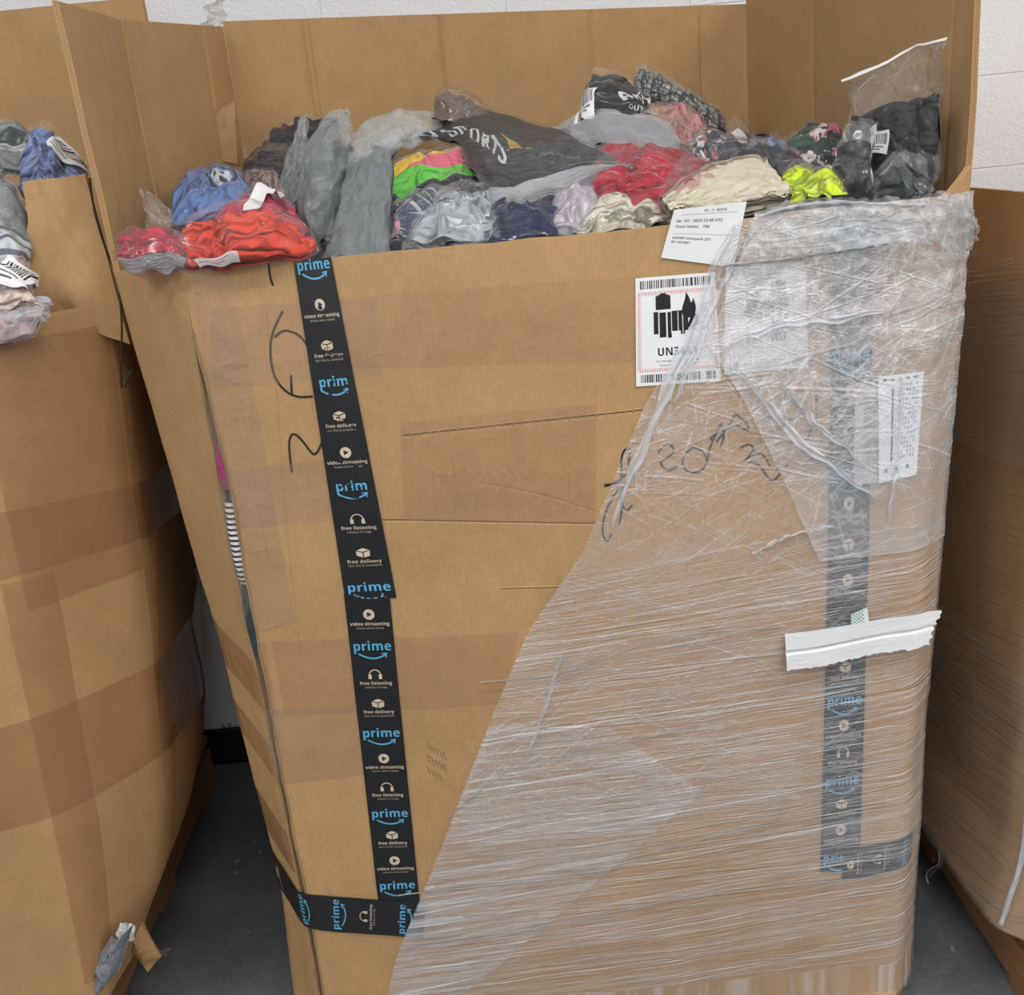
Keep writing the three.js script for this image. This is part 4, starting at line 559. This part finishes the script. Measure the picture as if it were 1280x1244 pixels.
bag('lilac_bag', 'frosted bag with a pale lilac spotted garment beside the navy one', { rows: [[[692, 242, 0, .05], [725, 236, 0, .05], [752, 246, 0, .05]], [[690, 294, 0, .05], [722, 292, 0, .05], [748, 286, 0, .05]]], puff: .035, film: 'frost', cloth: { mat: printed('#d3bcc8', (g, w, h) => { g.fillStyle = '#f1eaee'; for (let i = 0; i < 9; i++) for (let j = 0; j < 9; j++) { g.beginPath(); g.arc(i * 44 + (j % 2) * 22, j * 44, 11, 0, 7); g.fill(); } }), fold: .008 } });
bag('camouflage_bag', 'clear bag with cream and olive blotched cloth along the front rim', { rows: [[[720, 272, 0, .04], [770, 254, 0, .04], [838, 252, 0, .04]], [[716, 298, 0, .04], [770, 290, 0, .04], [842, 278, 0, .04]]], puff: .03, film: 'clear', cloth: { mat: floral('#d8d0bc', ['#a9a48c', '#8b8a76', '#ece6d6', '#c2b79c'], 33), in: [.03, .03, .97, .97], fold: .008 } });
const letter = printed('#1d2023', (g, w, h) => { g.fillStyle = '#e9e9ea'; g.save(); g.translate(52, 120); g.rotate(.72); g.scale(.92, 1.7); g.font = 'bold 92px sans-serif'; g.fillText('O SPORTS', -104, 10); g.restore(); g.fillStyle = '#c9a050'; g.beginPath(); g.moveTo(330, 150); g.lineTo(440, 230); g.lineTo(350, 224); g.fill(); g.fillStyle = '#9d9f9f'; g.font = '26px sans-serif'; g.save(); g.translate(470, 300); g.rotate(-.25); g.fillText('Champ-Fit sport', 0, 0); g.restore(); }, 768, 448);
bag('black_bag', 'large frosted zip bag with a black shirt lettered SPORTS in white across the heap', { rows: [[[505, 172, 0, .05], [560, 148, 0, .06], [625, 140, 0, .08], [690, 165, 0, .08]], [[560, 178, 0, .09], [610, 178, 0, .11], [680, 190, 0, .11], [745, 185, 0, .10]], [[590, 215, 0, .11], [635, 225, 0, .12], [700, 222, 0, .12], [790, 206, 0, .11]], [[620, 268, 0, .10], [660, 258, 0, .11], [725, 240, 0, .11], [792, 210, 0, .10]]], puff: .035, film: 'soft', wrinkle: .004, cloth: { mat: letter, in: [.03, .06, .93, .86], fold: .007, freq: 6 }, parts: [['film_hem', F.milky, .0, .84, 1, .99, .002, 'milky empty hem of the bag'], ['zip_strip', F.milky, .0, .955, 1, .985, .004], ['zip_slider', whitePaper, .93, .93, .98, 1, .004]] });
bag('grey_bag', 'smooth frosted bag of light grey clothes behind the lettered bag', { rows: [[[690, 166, 0, .05], [730, 154, 0, .05], [800, 158, 0, .06], [852, 168, 0, .06]], [[720, 186, 0, .06], [760, 186, 0, .07], [810, 190, 0, .07], [850, 192, 0, .06]]], puff: .05, film: 'milky', cloth: { mat: C(0x7e7f82), fold: .006, freq: 5 } });
bag('pink_bag', 'clear bag with a pale pink garment and a beige lining near the back', { rows: [[[760, 158, 0, .05], [800, 142, 0, .05], [850, 138, 0, .05], [882, 150, 0, .05]], [[780, 172, 0, .06], [820, 176, 0, .06], [860, 190, 0, .06], [890, 202, 0, .05]]], puff: .04, film: 'warm', cloth: [{ mat: C(0xd9bca2), in: [.04, .06, .6, .94], fold: .005 }, { mat: C(0xe39aa2), in: [.42, .1, .96, .96], fold: .012, up: .004 }] });
bag('flowered_bag', 'clear bag with black and white flowered cloth beside the pink bag', { rows: [[[858, 176, 0, .06], [885, 166, 0, .06], [910, 180, 0, .06]], [[862, 208, 0, .06], [890, 208, 0, .06], [918, 210, 0, .06]]], puff: .035, film: 'clear', cloth: { mat: floral('#2b2c30', ['#d9d5d2', '#b9777c', '#5d7a70', '#efeae6'], 41), fold: .01 } });
bag('red_bag', 'clear bag with a crimson shirt behind the front rim', { rows: [[[724, 214, 0, .06], [762, 182, 0, .06], [830, 190, 0, .07], [890, 208, 0, .07]], [[722, 240, 0, .07], [775, 235, 0, .09], [840, 232, 0, .09], [905, 232, 0, .08]], [[722, 262, 0, .06], [778, 262, 0, .07], [845, 262, 0, .07], [890, 256, 0, .07]]], puff: .045, film: 'clear', cloth: { mat: C(0xb3132f), in: [.03, .04, .97, .95], fold: .02, freq: 8 } });
bag('red_bag', 'second crimson bundle in clear film beside the canvas garment', { rows: [[[830, 218, 0, .10], [862, 205, 0, .10], [905, 218, 0, .10]], [[818, 258, 0, .10], [850, 262, 0, .10], [900, 250, 0, .10]]], puff: .03, film: 'pinkish', cloth: { mat: C(0xa81230), in: [.05, .04, .96, .7], fold: .02, freq: 11 } });
bag('grey_bag', 'clear zip bag of charcoal clothes stretched across the right of the heap', { rows: [[[868, 184, 0, .08], [930, 182, 0, .08], [990, 198, 0, .08], [1062, 222, 0, .07]], [[885, 216, 0, .09], [940, 220, 0, .09], [1000, 232, 0, .08], [1060, 242, 0, .07]]], puff: .035, film: 'clear', cloth: { mat: C(0x4c4d50), in: [.04, .06, .97, .95], fold: .02 }, parts: [['zip_strip', whitePaper, .0, .05, .035, .98, .001, 'white plastic zip'], ['paper_tag', whitePaper, .84, .62, .93, .8, .002, 'white paper tag']] });
bag('neon_yellow_bag', 'clear bag with a neon yellow garment behind the rim', { rows: [[[972, 218, 0, .11], [1010, 218, 0, .11], [1055, 234, 0, .10]], [[985, 250, 0, .10], [1020, 250, 0, .10], [1060, 250, 0, .10]]], puff: .03, film: 'clear', cloth: { mat: C(0xd6ee12), in: [.04, .12, .95, .97], fold: .008 } });
{ // a folded canvas garment lying unbagged
  const t = thing('canvas_garment', 'folded beige canvas garment lying loose over the front rim', 'clothing'); const rows = [[[828, 258, 0, .12], [868, 228, 0, .13], [922, 206, 0, .13], [958, 208, 0, .13]], [[832, 264, 0, .13], [880, 250, 0, .15], [940, 240, 0, .15], [985, 242, 0, .13]], [[840, 272, 0, .11], [890, 268, 0, .12], [945, 258, 0, .12], [990, 252, 0, .11]]].map(r => r.map(place));
  const B = (u, v) => spline(rows.map(r => spline(r, u)), v), up = (u, v) => B(u, v).add(V(0, .008 + .012 * Math.abs(noise(u * 5, v * 9, 3)) - .006 * Math.abs(noise(u * 16, v * 6, 5)), .006 * noise(u * 9, v * 5, 8))), lo = (u, v) => B(u, v).add(V(0, -.02 * smile(u) * smile(v), -.01));
  const canvasCloth = C(0xcfc6ae, { bumpScale: .01 });
  part('folded_cloth', mergeGeometries([slab(span(0, 1, 40), span(0, 1, 30), (u, v) => up(u, 1 - v), (u, v) => lo(u, 1 - v), (u, v) => [u, v])]), canvasCloth, t);
  part('hem', tube(span(0, 1, 14).map(u => up(u, .03).add(V(0, .001, 0))), .0028, 60, 6), canvasCloth, t);
}
bag('black_bag', 'upright clear bag with black items and a curved zip beside the barcode bag', { rows: [[[1066, 166, 1.54], [1080, 150, 1.53], [1088, 158, 1.53]], [[1040, 205, 1.52], [1068, 200, 1.51], [1090, 196, 1.51]], [[1034, 250, 1.49], [1062, 252, 1.48], [1084, 246, 1.48]]], puff: .03, film: 'crisp', cloth: { mat: C(0x28292c), in: [.1, .35, .85, .97], fold: .02 }, parts: [['zip_strip', whitePaper, .93, .05, .99, .95, .001, 'pale plastic zip']] });
bag('black_bag', 'small crumpled clear bag with dark blue-green cloth at the foot of the barcode bag', { rows: [[[1092, 226, 1.48], [1125, 190, 1.48], [1160, 205, 1.45]], [[1088, 256, 1.45], [1128, 258, 1.45], [1168, 256, 1.43]]], puff: .035, film: 'crisp', wrinkle: .009, cloth: { mat: C(0x16262f), in: [.2, .3, .9, .96], fold: .018 } });
// --- front left, hanging over the rim
bag('pink_bag', 'clear bag with a hot pink garment and a folded white tag behind the orange one', { rows: [[[262, 280, 0, .05], [300, 258, 0, .05], [338, 246, 0, .05], [368, 262, 0, .05]], [[270, 310, 0, .05], [310, 300, 0, .05], [350, 300, 0, .05], [392, 310, 0, .05]]], puff: .045, film: 'clear', cloth: { mat: C(0xd3234f), in: [.03, .05, .97, .97], fold: .012 }, parts: [['paper_tag', whitePaper, .52, .1, .7, .75, .004, 'folded white plastic zip top', .3]] });
bag('orange_bag', 'clear bag with an orange red sweatshirt hanging over the front rim', { rows: [[[222, 288, 1.46], [270, 274, 1.48], [330, 268, 1.49], [372, 282, 1.47]], [[212, 318, 1.41], [265, 305, 1.42], [330, 300, 1.42], [396, 305, 1.43]], [[222, 338, 1.385], [262, 340, 1.382], [330, 331, 1.382], [404, 320, 1.40]]], puff: .045, film: 'clear', wrinkle: .006, back: .12, cloth: { mat: C(0xe0452a), in: [.14, .05, .97, .9], fold: .026, freq: 8 }, parts: [['printed_patch', std({ map: canvasTexture(256, 64, g => { g.fillStyle = '#eadfdc'; g.fillRect(0, 0, 256, 64); g.fillStyle = '#b46a60'; for (let i = 0; i < 3; i++) g.fillRect(10, 12 + i * 16, 190 - i * 30, 6); }), roughness: .4 }), .26, .88, .56, .98, .002, 'white printed warning patch on the bag']] });
bag('pink_bag', 'small rolled pink garment in a milky bag lapping over the left corner of the rim', { rows: [[[150, 302, 1.47], [175, 292, 1.46], [215, 298, 1.45], [240, 310, 1.44]], [[148, 318, 1.44], [180, 318, 1.42], [215, 320, 1.41], [244, 325, 1.40]], [[160, 338, 1.43], [180, 346, 1.41], [215, 342, 1.40], [246, 338, 1.39]]], puff: .03, back: .1, film: 'pinkish', cloth: { mat: C(0xe02a55), in: [.06, .06, .86, .62], fold: .014 }, parts: [['film_hem', F.milky, .22, .64, .9, .92, .001, 'milky empty hem of the bag']] });

// --- in the torn box on the left
const LG = 'bagged clothes in the torn bulging box';
bag('green_bag', 'clear bag with dark green and grey clothes at the back of the torn box', { rows: [[[-40, 160, 1.95], [0, 152, 1.95], [28, 160, 1.95], [48, 180, 1.95]], [[-40, 220, 1.82], [0, 222, 1.82], [28, 222, 1.82], [52, 220, 1.82]]], puff: .05, film: 'crisp', cloth: { mat: printed('#8b8f8c', (g, w, h) => { g.fillStyle = '#1e3b34'; g.fillRect(0, 180, w, 80); g.fillStyle = '#c9cac6'; g.fillRect(0, 262, w, 40); }), fold: .012 } }, LG);
bag('blue_bag', 'clear bag with periwinkle blue clothes and a long white barcode sticker', { rows: [[[30, 190, 1.80], [52, 150, 1.85], [66, 168, 1.85], [108, 205, 1.82]], [[20, 240, 1.72], [45, 250, 1.72], [75, 250, 1.72], [112, 240, 1.74]]], puff: .05, film: 'clear', cloth: { mat: C(0x8296c8), in: [.04, .2, .96, .97], fold: .014 }, parts: [['barcode_sticker', barcode(22), .56, .38, 1.0, .62, .004, 'white barcode sticker', .55]] }, LG);
bag('grey_bag', 'frosted bag with a grey knit and navy striped white sleeve', { rows: [[[-60, 215, 1.64], [-10, 212, 1.64], [15, 235, 1.64], [36, 285, 1.62]], [[-60, 345, 1.53], [-20, 345, 1.53], [10, 345, 1.53], [38, 340, 1.56]]], puff: .04, film: 'frost', cloth: { in: [.02, .04, .97, .97], fold: .006, mat: printed('#8f9092', (g, w, h) => { const r = rng(3); g.fillStyle = '#5d5e61'; for (let i = 0; i < 50; i++) for (let j = 0; j < 22; j++) if ((i + j) % 3) g.fillRect(i * 8, j * 11, 5, 6); g.fillStyle = '#ecebea'; g.fillRect(0, 236, w, 150); g.fillStyle = '#26305e'; for (let k = 0; k < 3; k++) { g.save(); g.translate(0, 262 + k * 44); g.rotate(-.1); g.fillRect(-20, 0, 460, 15); g.restore(); } }) } }, LG);
bag('peach_bag', 'clear bag with a pale peach garment, white barcode card on top', { rows: [[[-50, 325, 1.56], [0, 318, 1.56], [45, 340, 1.56]], [[-50, 395, 1.47], [0, 395, 1.47], [52, 385, 1.48]]], puff: .03, film: 'clear', cloth: { mat: C(0xe6cdbf), fold: .006 }, parts: [['barcode_card', barcode(61), .52, .3, .95, .75, .003, 'white card with a barcode', .35]] }, LG);
bag('pink_bag', 'milky bag with pale pink clothes at the torn front rim', { rows: [[[-50, 378, 1.50], [0, 380, 1.50], [35, 378, 1.50], [66, 374, 1.50]], [[-50, 440, 1.47], [0, 438, 1.47], [30, 425, 1.475], [55, 402, 1.48]]], puff: .025, film: 'milky', back: .2, cloth: { mat: C(0xe4a4a4), in: [.05, .25, .9, .95], fold: .006 } }, LG);

for (const o of scene.children) o.traverse(m => { if (m.isMesh) { m.castShadow = true; m.receiveShadow = true; } });
renderer.render(scene, camera);
